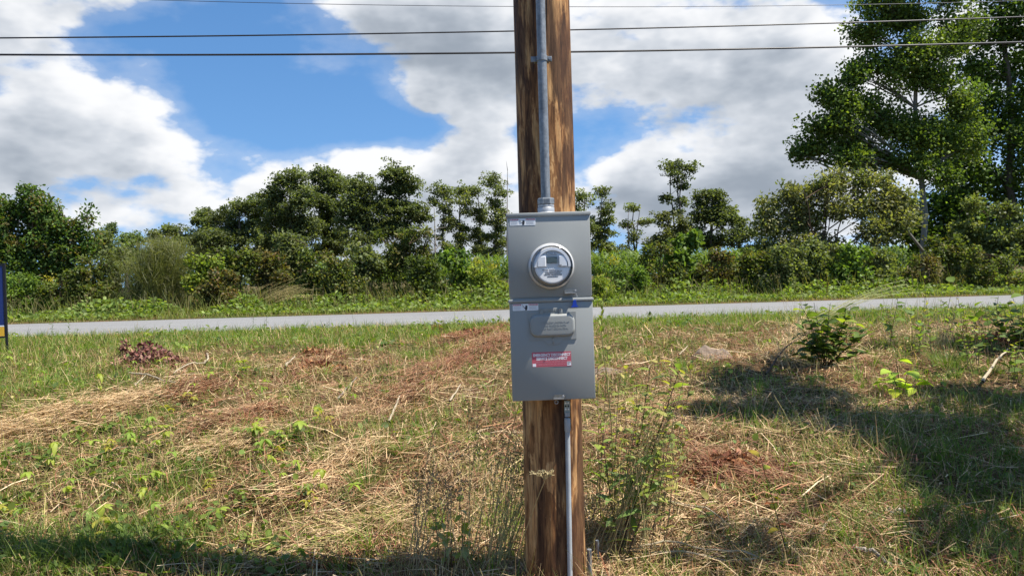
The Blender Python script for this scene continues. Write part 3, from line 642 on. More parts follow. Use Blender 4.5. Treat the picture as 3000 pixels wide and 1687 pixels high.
# ---------------------------------------------------------------- far trees beyond the field
DK = [(.058, .080, .038), (.072, .096, .045), (.088, .112, .053)]; MG = [(.072, .098, .045), (.088, .114, .052), (.106, .128, .062)]; MGN = [(.05, .078, .03), (.064, .094, .036), (.08, .108, .042)]; LG = [(.085, .125, .05), (.10, .14, .06), (.07, .11, .05)]
FAR = [
 ('maple_tree', 'rounded dark green maple at the left end of the far grove', 62, 700, 600, [(715, 605, 75, 42), (650, 655, 75, 50), (765, 660, 60, 60), (700, 700, 90, 50), (625, 710, 60, 50), (760, 740, 70, 40), (680, 760, 90, 30)], DK, 62, 1.0),
 ('maple_tree', 'small grey green tree left of the far dark grove', 64, 580, 640, [(600, 650, 45, 40), (575, 700, 50, 45), (615, 720, 45, 45), (560, 760, 60, 35)], MG, 64, .8),
 ('oak_tree', 'broad dark oak with a stepped rounded crown in the far grove', 60, 850, 530, [(845, 535, 62, 38), (800, 575, 52, 42), (880, 590, 55, 45), (815, 640, 75, 48), (880, 660, 65, 48), (800, 705, 80, 42), (870, 725, 75, 40)], DK, 60, 1.0),
 ('oak_tree', 'tallest dark dome shaped tree in the middle of the far grove', 63, 950, 520, [(940, 518, 60, 36), (985, 545, 58, 42), (925, 575, 50, 45), (980, 605, 60, 48), (945, 660, 55, 45), (990, 700, 60, 42), (940, 740, 60, 30)], DK, 63, 1.0),
 ('oak_tree', 'dark spreading tree with a forked trunk in the far grove', 59, 1082, 560, [(1055, 548, 60, 40), (1030, 600, 60, 48), (1095, 605, 62, 42), (1050, 660, 75, 38), (1110, 675, 60, 32), (1050, 710, 75, 26, .6)], DK, 59, .9),
 ('oak_tree', 'dark tree with a jutting low branch at the right end of the grove', 60, 1168, 520, [(1160, 508, 56, 36), (1185, 550, 65, 42), (1150, 590, 66, 42), (1195, 625, 62, 38), (1155, 665, 66, 34), (1235, 638, 40, 15), (1200, 690, 45, 26, .7)], DK, 60, .95),
 ('slender_tree', 'thin sparse tree just right of the dark grove', 64, 1294, 570, [(1290, 556, 40, 24), (1322, 580, 28, 22), (1298, 608, 24, 14), (1268, 590, 20, 14)], MG, 64, .55),
 ('slender_tree', 'thin sparse tree with bare lower stem, second from the dark grove', 65, 1345, 560, [(1345, 552, 42, 24), (1362, 595, 28, 26), (1338, 655, 32, 22), (1322, 730, 28, 18), (1352, 700, 20, 20)], MG, 65, .55),
 ('slender_tree', 'thin leafy tree, third from the dark grove', 66, 1402, 560, [(1395, 562, 34, 26), (1402, 625, 36, 36), (1388, 695, 38, 34), (1405, 745, 35, 25)], MG, 66, .6),
 ('slender_tree', 'tallest of the slender trees, nearest the pole on its left', 64, 1452, 535, [(1440, 527, 46, 24), (1466, 562, 26, 24), (1446, 590, 26, 20), (1452, 640, 34, 36), (1462, 705, 36, 36), (1440, 750, 36, 26)], MG, 64, .6),
 ('slender_tree', 'leafy tree just right of the pole beyond the corn', 58, 1712, 575, [(1705, 578, 36, 26), (1690, 625, 40, 36), (1712, 660, 26, 30), (1700, 720, 40, 36)], MG, 58, .65),
 ('slender_tree', 'twin topped leafy tree second to the right of the pole', 60, 1765, 570, [(1768, 565, 24, 24), (1778, 605, 28, 22), (1752, 645, 36, 30), (1775, 680, 38, 30), (1745, 715, 44, 30), (1785, 735, 34, 26)], MG, 60, .65),
 ('slender_tree', 'small open crowned tree alone between two taller ones', 61, 1856, 610, [(1855, 612, 30, 15), (1884, 650, 24, 15), (1838, 655, 24, 16), (1852, 690, 30, 20), (1835, 735, 40, 22)], MG, 61, .5),
 ('slender_tree', 'tall lone tree with a bushy tuft on top of bare stems', 57, 1985, 480, [(1962, 484, 30, 22), (2005, 590, 18, 16, .4), (1950, 580, 16, 14, .4), (1980, 620, 20, 14, .4), (1995, 490, 30, 20), (2026, 495, 18, 22), (1966, 515, 24, 20), (1992, 528, 20, 18), (2000, 548, 14, 8)], DK, 57, .65),
 ('leafy_tree', 'dense dark tree with a rounded top right of the tall lone tree', 58, 2085, 570, [(2045, 580, 24, 24), (2085, 570, 38, 20), (2112, 598, 36, 32), (2060, 635, 48, 36), (2118, 650, 40, 36), (2020, 680, 50, 36), (2090, 710, 60, 30), (2140, 615, 26, 14)], DK, 58, .8),
 ('leafy_tree', 'low greyish tree under the tall lone tree', 56, 1960, 640, [(1945, 640, 28, 36, .5), (1965, 690, 40, 34, .7), (1930, 715, 34, 26), (2000, 660, 30, 40, .5)], [(.07, .085, .045), (.085, .10, .05)], 56, .5),
 ('leafy_tree', 'low dark ragged tree left of the willow shrub', 57, 2165, 650, [(2160, 655, 28, 26), (2188, 690, 28, 26), (2150, 700, 32, 30), (2185, 735, 40, 22)], DK, 57, .6),
 ('leafy_tree', 'soft green distant tree just right of the left sapling', 60, 292, 680, [(292, 690, 30, 28), (275, 730, 40, 36)], MG, 60, .5),
 ('leafy_tree', 'narrow bluish distant tree between the sapling and the feathery bush', 66, 330, 665, [(330, 675, 18, 24), (325, 715, 28, 34), (340, 750, 30, 24)], [(.07, .10, .06), (.06, .09, .055)], 66, .5),
 ('leafy_tree', 'pale yellow green distant tree behind the feathery bush', 60, 368, 695, [(366, 705, 24, 26), (362, 745, 34, 30)], LG, 60, .5),
 ('leafy_tree', 'soft olive distant tree at the edge of the bright sky gap', 62, 402, 695, [(403, 705, 20, 30), (400, 750, 28, 30)], LG, 62, .5),
 ('leafy_tree', 'greyish green distant tree right of the bright sky gap', 58, 490, 665, [(500, 675, 36, 22), (468, 700, 32, 26), (515, 715, 36, 36), (470, 750, 45, 30)], MG, 58, .6),
]
for i, (nm, lb, Y, px, pyt, bl, colr, sd, tr) in enumerate(FAR):
    t_ = P(px, pyt, Y); slim = nm == 'slender_tree'
    if slim: bl = bl + [(px + np.random.default_rng(i * 9 + q).uniform(-20, 20), 600 + 24 * q, 17, 13, .7) for q in range(7) if 600 + 24 * q > pyt + 50 and 'lone' not in lb]
    tree(nm, lb, 'tree', gbase(px + (4 if slim else 0), Y), (t_.x, t_.y, t_.z), broken(B(Y, bl), i, 6 if not slim else 5, .82 if not slim else .9), colr, trunk_r=.13 if slim else .22, clump=.38 if not slim else .36, nclump=4.6 if not slim else 3.0, leaves=36 if not slim else 28,
         leaf=.165 if not slim else .155, flat=.5, group='trees beyond the field', seed=100 + i, stems=3 if 'lone' in lb and slim and 'tall' in lb else 1, bark_=BARK, hollow=.12, trunk_from=.25, crook=.03)
def snag(px, py0, py1, Y, lb, seed):
    rg = np.random.default_rng(seed); a = np.array(gbase(px, Y)); b = np.array(P(px, py1, Y)); p = curve3(a, b, 0, 9, rg.normal(size=3) * .1)
    root = empty('dead_tree', a); tag(root, lb, 'dead tree', 'trees beyond the field')
    MB().tube(p - a, np.linspace(.10, .02, 9), 7).build('trunk', DEAD, root, True)
    for k in range(9):
        s = p[rg.integers(4, 9)]; d = rg.normal(size=3) * np.array([1, 1, .3]) + (0, 0, .35); MB().tube(curve3(s, s + norm(d) * rg.uniform(.4, 1.1), .05, 4) - a, np.linspace(.025, .006, 4), 4).build('branch', DEAD, root)
snag(1487, 770, 500, 62, 'bare dead tree spike directly left of the pole', 5); snag(1272, 780, 610, 60, 'bleached bare trunk right of the dark grove', 6)

# ---------------------------------------------------------------- trees just beyond the road
def g_on(px, Y): return gbase(px, Y)
tp = P(95, 560, 23)
tree('sapling_tree', 'leafy dark green sapling with upright shoots at the far left beyond the road', 'tree', gbase(105, 23), (tp.x, tp.y, tp.z),
     B(23, [(95, 575, 26, 36), (60, 620, 40, 36), (135, 615, 40, 36), (20, 660, 40, 40), (95, 660, 60, 46), (165, 660, 40, 40), (210, 690, 36, 40), (262, 640, 14, 36, .5), (30, 720, 50, 46), (110, 725, 80, 46), (200, 740, 56, 40), (255, 715, 30, 44, .7), (70, 785, 60, 36), (160, 790, 70, 36), (-40, 690, 50, 70), (10, 610, 20, 40, .7)], .9),
     [(.038, .075, .022), (.05, .092, .026), (.062, .10, .03), (.09, .085, .035)], trunk_r=.06, clump=.22, nclump=15, leaves=34, leaf=.105, tpl=T_LANCE, wid=1.9, flat=1.0, up=.3, seed=21, bark_=TWIG, stems=3, hollow=.3)
tp = P(2690, -330, 24.5)
ASP = [(2560, 25, 80, 36), (2670, 40, 90, 50), (2545, 105, 62, 40), (2700, 130, 100, 60), (2500, 215, 62, 42), (2600, 205, 90, 60), (2720, 235, 90, 70), (2420, 285, 50, 36, .8), (2375, 430, 55, 34), (2450, 370, 72, 56), (2560, 330, 80, 60), (2640, 370, 80, 70), (2740, 390, 80, 70), (2470, 455, 70, 34), (2600, 470, 80, 36), (2800, 300, 60, 70), (2800, 120, 60, 80), (2400, 380, 50, 40), (2650, -60, 90, 60), (2700, -160, 80, 70), (2690, -260, 60, 60), (2580, -60, 60, 50), (2790, -40, 70, 60), (2350, 460, 30, 18, .7), (2700, 480, 70, 36, .6), (2760, 520, 60, 40, .7), (2850, 420, 60, 60, .8), (2460, 300, 60, 50), (2520, 420, 60, 50)]
tree('aspen_tree', 'tall aspen with a pale trunk and fluttering leaves on the right', 'tree', gbase(2715, 24.5), (tp.x, tp.y, tp.z),
     broken(B(24.5, ASP, .8), 5, 4, .88),
     [(.045, .075, .022), (.06, .10, .026), (.075, .12, .03), (.095, .135, .032)], trunk_r=.105, clump=.34, nclump=9, leaves=46, leaf=.088, tpl=T_DIAMOND, flat=.9, up=.1, seed=31, bark_=ASPEN, hollow=.08, trunk_from=.22, wid=1.15, crook=.02)
tp = P(2945, -250, 27.5)
tree('broadleaf_tree', 'dark dense broadleaf tree behind the aspen at the right edge', 'tree', gbase(2945, 27.5), (tp.x, tp.y, tp.z),
     B(27.5, [(2900, 90, 80, 70), (2980, 60, 80, 80), (2960, 220, 80, 80), (2880, 330, 80, 80), (2970, 390, 80, 90), (2820, 480, 80, 60), (2900, 520, 100, 70), (2990, 540, 80, 80), (2790, 590, 80, 60), (2880, 640, 100, 60), (2780, 690, 70, 50), (2980, 660, 80, 60), (3080, 300, 100, 200), (3060, 80, 90, 100), (2930, -60, 90, 80), (2960, -180, 80, 80), (2860, 190, 50, 60), (2700, 620, 60, 60), (2620, 650, 70, 60), (2760, 450, 70, 60), (2830, 380, 70, 70), (2800, 640, 80, 60), (2940, 720, 90, 50), (2860, 740, 80, 40), (2700, 700, 70, 50)], .8),
     [(.035, .065, .018), (.048, .085, .022), (.07, .115, .026)], trunk_r=.17, clump=.5, nclump=15, leaves=55, leaf=.13, tpl=T_DIAMOND, flat=.7, up=.4, seed=32, hollow=.25, trunk_from=.15)
tp = P(2420, 560, 22.4)
tree('willow_shrub', 'pale leaved bushy willow in front of the aspen', 'shrub', gbase(2400, 22.4), (tp.x, tp.y, tp.z),
     B(22.4, [(2260, 610, 36, 34), (2310, 570, 34, 34), (2350, 590, 40, 40), (2400, 545, 46, 32), (2460, 530, 44, 34), (2530, 540, 40, 34), (2585, 530, 30, 24), (2245, 665, 40, 36), (2310, 660, 50, 44), (2380, 640, 50, 44), (2440, 610, 46, 36), (2530, 600, 46, 40), (2600, 590, 40, 36), (2650, 590, 40, 30), (2255, 730, 50, 40), (2340, 730, 56, 40), (2430, 720, 50, 30), (2560, 680, 50, 46), (2620, 650, 50, 40)], .9),
     [(.14, .165, .08), (.165, .185, .095), (.10, .13, .055), (.19, .20, .11)], trunk_r=.05, clump=.26, nclump=15, leaves=40, leaf=.108, tpl=T_LANCE, flat=1.0, up=.3, seed=33, stems=5, bark_=TWIG, hollow=.3, wid=1.7, mat_=LEAF_SOFT)
# leaning pale branch under the aspen
MBb = MB().tube(curve3(np.array(P(2712, 745, 23.6)), np.array(P(2610, 620, 23.2)), .03, 8), np.linspace(.05, .03, 8), 7); MBb.tube(curve3(np.array(P(2712, 745, 23.6)), np.array(gbase(2722, 23.9)), 0, 5), np.linspace(.05, .06, 5), 7)
tag(MBb.build('leaning_stem', ASPEN, None, True), 'pale leaning stem crossing below the aspen trunk', 'stem')

# ---------------------------------------------------------------- shrubs along the far side of the road
OLV = [(.06, .085, .026), (.075, .10, .03), (.05, .072, .024), (.085, .085, .035)]; YGR = [(.12, .165, .035), (.10, .15, .03), (.15, .18, .045)]; FRS = [(.075, .125, .03), (.09, .145, .035), (.06, .105, .028)]; RUS = [(.075, .075, .03), (.10, .075, .035), (.06, .075, .027)]
SHR = [  # px, bottom py, top py, width px, distance, palette, template, leaf, label
 (600, 895, 770, 130, 21.6, YGR, T_OVAL, .07, 'low yellow green bush right of the feathery bush'),
 (690, 900, 735, 150, 22.3, OLV, T_OVAL, .06, 'olive bush below the leftmost grove tree'),
 (640, 905, 800, 120, 20.9, RUS, T_OVAL, .05, 'low rusty bramble bush beside the dry leaning grass'),
 (785, 900, 745, 130, 22.6, RUS, T_OVAL, .06, 'rusty brown tinged bush below the stepped oak'),
 (860, 900, 705, 130, 23.2, MG, T_LANCE, .09, 'tall green bush in front of the dome shaped tree'),
 (920, 895, 750, 120, 22.0, OLV, T_OVAL, .06, 'dark olive bush in the middle of the thicket'),
 (1000, 895, 770, 130, 21.5, OLV, T_OVAL, .055, 'broad low olive bush right of the thicket middle'),
 (1075, 895, 735, 130, 22.6, MG, T_OVAL, .065, 'mid green bush below the forked grove tree'),
 (1150, 892, 700, 120, 23.0, OLV, T_LANCE, .085, 'tallest willowy bush below the jutting branch'),
 (1215, 890, 690, 110, 22.8, OLV, T_LANCE, .085, 'willowy bush with loose shoots below the slender trees'),
 (1245, 890, 770, 120, 21.4, [(.04, .06, .02), (.05, .072, .022)], T_OVAL, .06, 'darkest dense bush nearest the meter box on its left'),
 (1330, 888, 755, 120, 22.2, FRS, T_OVAL, .08, 'fresh green vine covered bush left of the meter box'),
 (1415, 886, 800, 110, 21.6, YGR, T_LANCE, .085, 'bright yellow green weeds bush touching the box outline on its left'),
 (180, 915, 800, 160, 21.6, OLV, T_OVAL, .06, 'low bush under the left sapling'),
 (280, 910, 770, 130, 22.2, OLV, T_LANCE, .075, 'olive bush between the sapling and the feathery bush'),
 (60, 920, 820, 150, 21.4, FRS, T_LANCE, .08, 'low fresh green bush in the far left corner behind the sign'),
 (350, 905, 740, 100, 23.0, MG, T_OVAL, .06, 'bush behind the feathery bush'),
 (1770, 880, 835, 110, 21.0, YGR, T_LANCE, .085, 'bright yellow green weeds bush just right of the box'),
 (1850, 882, 800, 120, 21.8, FRS, T_LANCE, .085, 'fresh green bush behind the tall seed stalk'),
 (1935, 880, 730, 120, 22.4, OLV, T_LANCE, .09, 'green bush left of the big leaved shrub'),
 (2010, 880, 700, 110, 22.8, FRS, T_OVAL, .12, 'big leaved fresh green shrub below the tall lone tree'),
 (2085, 878, 745, 120, 22.2, RUS, T_OVAL, .055, 'rusty bramble bush right of the big leaved shrub'),
 (2165, 876, 755, 120, 22.4, OLV, T_OVAL, .06, 'olive bush below the low dark tree'),
 (2235, 874, 760, 110, 22.0, OLV, T_OVAL, .055, 'olive bush at the foot of the willow'),
 (2310, 872, 735, 120, 21.6, MG, T_OVAL, .06, 'soft green bush under the willow'),
 (2400, 870, 720, 130, 22.0, MG, T_OVAL, .06, 'dense soft green bush under the willow middle'),
 (2490, 868, 740, 120, 21.8, FRS, T_OVAL, .07, 'green bush left of the aspen trunk'),
 (2580, 866, 750, 120, 22.0, MG, T_OVAL, .065, 'shaded bush at the foot of the leaning stem'),
 (2780, 860, 700, 150, 22.4, OLV, T_OVAL, .06, 'rounded bush right of the aspen trunk'),
 (2860, 858, 600, 150, 23.0, [(.09, .115, .045), (.075, .10, .04), (.11, .13, .055)], T_OVAL, .065, 'tall pale green bush at the right beyond the road'),
 (2960, 856, 610, 140, 22.6, MG, T_OVAL, .065, 'tall bush touching the right edge of the view'),
 (2900, 858, 740, 160, 21.4, OLV, T_OVAL, .05, 'fine leaved low bush below the tall right bushes'),
 (2700, 862, 770, 110, 21.6, RUS, T_LANCE, .07, 'low dry tinged bush at the aspen foot'),
]
for i, (px, pb, pt, w, Y, colr, tpl, lf, lb) in enumerate(SHR):
    if tpl is T_OVAL and lf < .075: tpl = T_DIAMOND
    Y -= 1.1; pb += 14
    rg = np.random.default_rng(500 + i); t_ = P(px, pt + 12, Y); bs = gbase(px, Y); h = pb - pt; bl = []
    for k in range(11):
        f = rg.random(); yy_ = pt + h * (.14 + .76 * f); ww_ = w * (.22 + .42 * min(1, f * 1.6)); bl.append((px + rg.uniform(-1, 1) * ww_ * .95, yy_, w * rg.uniform(.16, .26), h * rg.uniform(.11, .19)))
    for k in range(4): bl.append((px + rg.uniform(-.4, .4) * w, pt + rg.uniform(-8, 14), w * .06, h * .10, .5))
    tree('shrub', lb, 'shrub', bs, (t_.x, t_.y, t_.z), broken(B(Y, bl, 1.1), i, 2, .68), colr, trunk_r=.022, clump=.17, nclump=9, leaves=29 if lf < .07 else 22, leaf=lf * 1.28, tpl=tpl, flat=1.0, up=.35, group='shrubs along the far side of the road', seed=600 + i, stems=4, bark_=TWIG, hollow=.2, wid=1.0 if tpl is not T_LANCE else 1.3, trunk_from=.05, lvar=.25)
# feathery bush: many fine arching strands
def feathery():
    rg = np.random.default_rng(77); b = np.array(gbase(450, 20.9)); root = empty('feathery_bush', b); tag(root, 'pale grey green feathery bush of fine arching strands', 'bush')
    n = 5200; a = rg.uniform(0, 2 * np.pi, n); h = rg.uniform(.5, 2.25, n); p = np.stack([rg.normal(size=n) * .24, rg.normal(size=n) * .24, np.zeros(n)], -1)
    c = palette(n, [(.13, .15, .085), (.10, .125, .065), (.16, .17, .10), (.085, .11, .05)], .15, rg); az = np.where(rg.random(n) < .55, rg.normal(size=n) * .6 + .15, a)
    V, F, C = blades(p, az, rg.uniform(.0, .34, n), h, rg.uniform(.006, .011, n), rg.uniform(.0, .55, n), c, 4); new_obj('strands', npmesh('strands', V, F, C), GRASS, root)['kind'] = 'stuff'
    n = 9000; k = rng.uniform(0, 1, n); q = np.stack([rg.normal(size=n) * (.42 - .15 * k) + k * .25, rg.normal(size=n) * .35, .15 + k * 1.75 + rg.normal(size=n) * .1], -1)
    V, F, C = straws(q, rg.uniform(0, 6.3, n), rg.uniform(-.2, 1.2, n), rg.uniform(.12, .4, n), rg.uniform(.006, .011, n), rg.normal(size=n) * .02, palette(n, [(.13, .15, .085), (.10, .125, .065), (.16, .17, .10)], .15, rg)); new_obj('fine_sprays', npmesh('fine_sprays', V, F, C), GRASS, root)['kind'] = 'stuff'
feathery()
# ---------------------------------------------------------------- corn, verge, vines
def stuff(name, label, parts, m, cat=None):
    V, F, C = join(parts); o = new_obj(name, npmesh(name, V, F, C), m); tag(o, label, cat, None, 'stuff'); return o
def corn():
    rg = np.random.default_rng(3); ys, xs = np.meshgrid(np.arange(42, 48.5, .8), np.arange(-14, 24, .26)); x = xs.ravel() + rg.normal(size=xs.size) * .06; y = ys.ravel() + rg.normal(size=xs.size) * .06
    n = len(x); h = rg.uniform(1.45, 1.85, n); z = hz(x, y); k = 8; I = np.repeat(np.arange(n), k); f = np.tile(np.linspace(.35, .95, k), n)
    pos = np.stack([x[I], y[I], z[I] + f * h[I]], -1); c = palette(n * k, [(.075, .13, .035), (.095, .155, .042), (.12, .175, .06)], .15, rg)
    p1 = blades(pos, rg.uniform(0, 6.28, n * k), rg.uniform(.35, .8, n * k), rg.uniform(.35, .6, n * k), .105, rg.uniform(.4, 1.1, n * k), c, 3)
    st = blades(np.stack([x, y, z], -1), rg.uniform(0, 6.28, n), 0 * x, h, .03, 0 * x, palette(n, [(.10, .14, .05)], .1, rg), 1, .6)
    stuff('corn_field', 'green field of corn beyond the roadside bushes', [p1, st], GRASS, 'corn')
corn()
def far_wood():
    rg = np.random.default_rng(14); n = 9000; x = rg.uniform(-190, 200, n); y = 185 + rg.uniform(-6, 6, n); top = 3.0 + 2.2 * fbm(x * .05, 0 * x, 17, 4) * 1.6; z = hz(x, y) + rg.random(n) * top
    stuff('far_wood', 'low dark wood along the horizon behind the field', [scatter(T_DIAMOND, np.stack([x, y, z], -1), frames(n, .2, rg=rg), rg.uniform(.9, 1.9, n), palette(n, [(.045, .065, .035), (.06, .08, .045)], .2, rg))], LEAF)
far_wood()
def verge():
    rg = np.random.default_rng(4); n = 17000; s = 17.78 + rg.random(n) ** .8 * 2.0; x = rg.uniform(-17, 19, n); y = s + SLOPE * x; p = np.stack([x, y, hz(x, y)], -1)
    c = palette(n, [(.10, .15, .035), (.13, .18, .045), (.16, .19, .06), (.20, .19, .09)], .18, rg)
    stuff('verge_grass', 'short bright grass along the far road edge', [blades(p, rg.uniform(0, 6.28, n), rg.uniform(0, .5, n), rg.uniform(.04, .12, n) * (1 + (s - 17.7) * .8), .013, rg.uniform(0, .8, n), c, 2)], GRASS)
    n = 24000; s = 18.6 + rg.random(n) ** 1.1 * 1.9; x = rg.uniform(-17, 19, n); y = s + SLOPE * x; hh = .07 + .55 * np.clip((s - 18.8) / 1.6, 0, 1) * np.clip(fbm(x * .9, y * .9, 8, 3) * 2.6 - .75, .05, 1.2)
    p = np.stack([x, y, hz(x, y) + hh * rg.random(n) ** .45], -1)
    keep = fbm(x * .5, y * .2, 41, 2) > .30; p = p[keep]; n = len(p)
    c = palette(n, [(.085, .135, .035), (.11, .165, .045), (.065, .105, .028), (.14, .185, .07)], .2, rg)
    stuff('bramble_cover', 'low leafy vine cover along the foot of the far bushes', [scatter(T_OVAL, p, frames(n, .9, rg=rg), rg.uniform(.06, .13, n), c)], LEAF)
    n = 12000; s = rg.uniform(19.2, 24.5, n); x = rg.uniform(-19, 20, n); y = s + SLOPE * x; p = np.stack([x, y, hz(x, y)], -1); c = palette(n, [(.07, .10, .03), (.10, .13, .04), (.13, .13, .06), (.16, .15, .08)], .2, rg)
    stuff('tall_weeds', 'tall mixed weeds standing between the far bushes', [blades(p, rg.uniform(0, 6.28, n), rg.uniform(0, .3, n), rg.uniform(.25, .75, n), .022, rg.uniform(0, .5, n), c, 2), ], GRASS)
verge()
def goldenrod(px, py, Y, lb, seed):
    rg = np.random.default_rng(seed); b = np.array(gbase(px, Y)); t_ = np.array(P(px, py, Y)); root = empty('goldenrod', b); tag(root, lb, 'goldenrod', 'goldenrod plants beyond the road')
    m = MB()
    for k in range(7): m.tube(curve3((rg.normal() * .05, rg.normal() * .05, 0), (t_ - b) * rg.uniform(.8, 1) + rg.normal(size=3) * (.12, .1, .02), .02, 5), np.linspace(.007, .003, 5), 4)
    m.build('stems', TWIG, root); n = 420; q = rg.random(n); p = (t_ - b) * (.15 + .75 * q[:, None]) + rg.normal(size=(n, 3)) * (.13, .1, .05)
    V, F, C = scatter(T_LANCE, p, frames(n, .3, rg=rg), .10, palette(n, FRS, .2, rg), 1.2); new_obj('leaves', npmesh('leaves', V, F, C), LEAF, root)['kind'] = 'stuff'
    n = 120; p = (t_ - b) + rg.normal(size=(n, 3)) * (.09, .08, .08) + (0, 0, -.05); V, F, C = scatter(T_DIAMOND, p, frames(n, .5, rg=rg), .045, palette(n, [(.34, .30, .04), (.26, .27, .05)], .15, rg)); new_obj('flowers', npmesh('flowers', V, F, C), LEAF_SOFT, root)['kind'] = 'stuff'
for i, (px, py, Y, lb) in enumerate([(1396, 762, 22.8, 'goldenrod with a yellow plume left of the meter box'), (1440, 775, 22.4, 'goldenrod with yellow flowers touching the left outline of the meter box'), (1797, 760, 22.6, 'tallest yellow goldenrod right of the meter box'), (1762, 812, 21.4, 'low goldenrod closest to the right side of the box'), (148, 815, 20.6, 'yellow green goldenrod below the left sapling')]): goldenrod(px, py, Y, lb, 900 + i)
def leaning_grass(lst, name, lb, colr, seed, w=.012, grp=None):
    rg = np.random.default_rng(seed); V_ = []; b0 = None
    for (bpx, bpy, tpx, tpy, n, spread) in lst:
        b = np.array(hit(bpx, bpy)); b0 = b if b0 is None else b0; t_ = np.array(P(tpx, tpy, b[1] - .2))
        for k in range(n):
            a = b + rg.normal(size=3) * (spread, spread, 0); a[2] = hz1(a[0], a[1]); e = t_ + rg.normal(size=3) * (spread * 1.5, spread, spread * .9); V_.append((curve3(a, e, .10 + .1 * rg.random(), 8), w * rg.uniform(.6, 1.2)))
    m = MB()
    for p, r in V_: m.tube(p - b0, np.linspace(r * .5, r * .12, 8), 3)
    o = m.build(name, plain(name + '_straw', colr, .7, 0, .3, 12), None, False); o.location = b0; tag(o, lb, 'grass', grp); return o
leaning_grass([(760, 905, 890, 850, 40, .14), (740, 905, 830, 840, 26, .16), (800, 900, 900, 865, 18, .12)], 'leaning_grass', 'sheaf of pale dry grass leaning right at the far road edge', (.36, .29, .12), 61, .016)
leaning_grass([(2370, 960, 2660, 828, 7, .05), (2330, 960, 2560, 872, 6, .05), (2400, 950, 2700, 850, 4, .05)], 'arching_grass', 'long pale grass stems arching over the near road edge at right', (.34, .34, .14), 62, .009)

# ---------------------------------------------------------------- lawn: straw, stubble, grass
def lawn_points(n, y0=2.1, y1=13.4, rg=rng, power=1.0):
    u = rg.random(n); y = y0 * (y1 / y0) ** (u ** power); x = rg.uniform(-1, 1, n) * (.74 * y + .7); s = sdist(x, y); k = (s < 12.86) & (np.hypot(x - PB.x, y - PB.y) > .115); return x[k], y[k], s[k]
def sm(v, a, b): t = np.clip((v - a) / (b - a), 0, 1); return t * t * (3 - 2 * t)
def green_mask(x, y, s):
    road_side = sm(s + (fbm(x * .9, y * .9, 21, 3) - .5) * 2.2 - sm(x, -2.5, 0.5) * .9, 9.0, 10.6); left = sm(-x - .50 * y + (fbm(x * .8, y * .8, 25, 3) - .5) * 1.6, -.3, .5) * sm(s, 4.6, 7.0) * .8
    patch = sm(fbm(x * 1.3 + 7, y * 1.3, 23, 4), .50, .66) * .46; near = sm(4.3 - s, 0, 1.0) * sm(-x, .5, 1.4) * .38; shade = sm(x, 1.2, 2.0) * sm(6.2 - s, 0, 1.2) * .18
    return np.clip(np.maximum.reduce([road_side, left, patch, near, shade]), 0, 1)
STRAWC = [(.56, .45, .30), (.40, .30, .19), (.34, .245, .15), (.48, .38, .25), (.29, .195, .125), (.26, .165, .105), (.20, .12, .08)]; REDC = [(.24, .12, .075), (.19, .085, .055), (.30, .17, .10), (.14, .06, .042)]; OLIVEC = [(.22, .24, .07), (.27, .25, .11), (.16, .17, .06)]
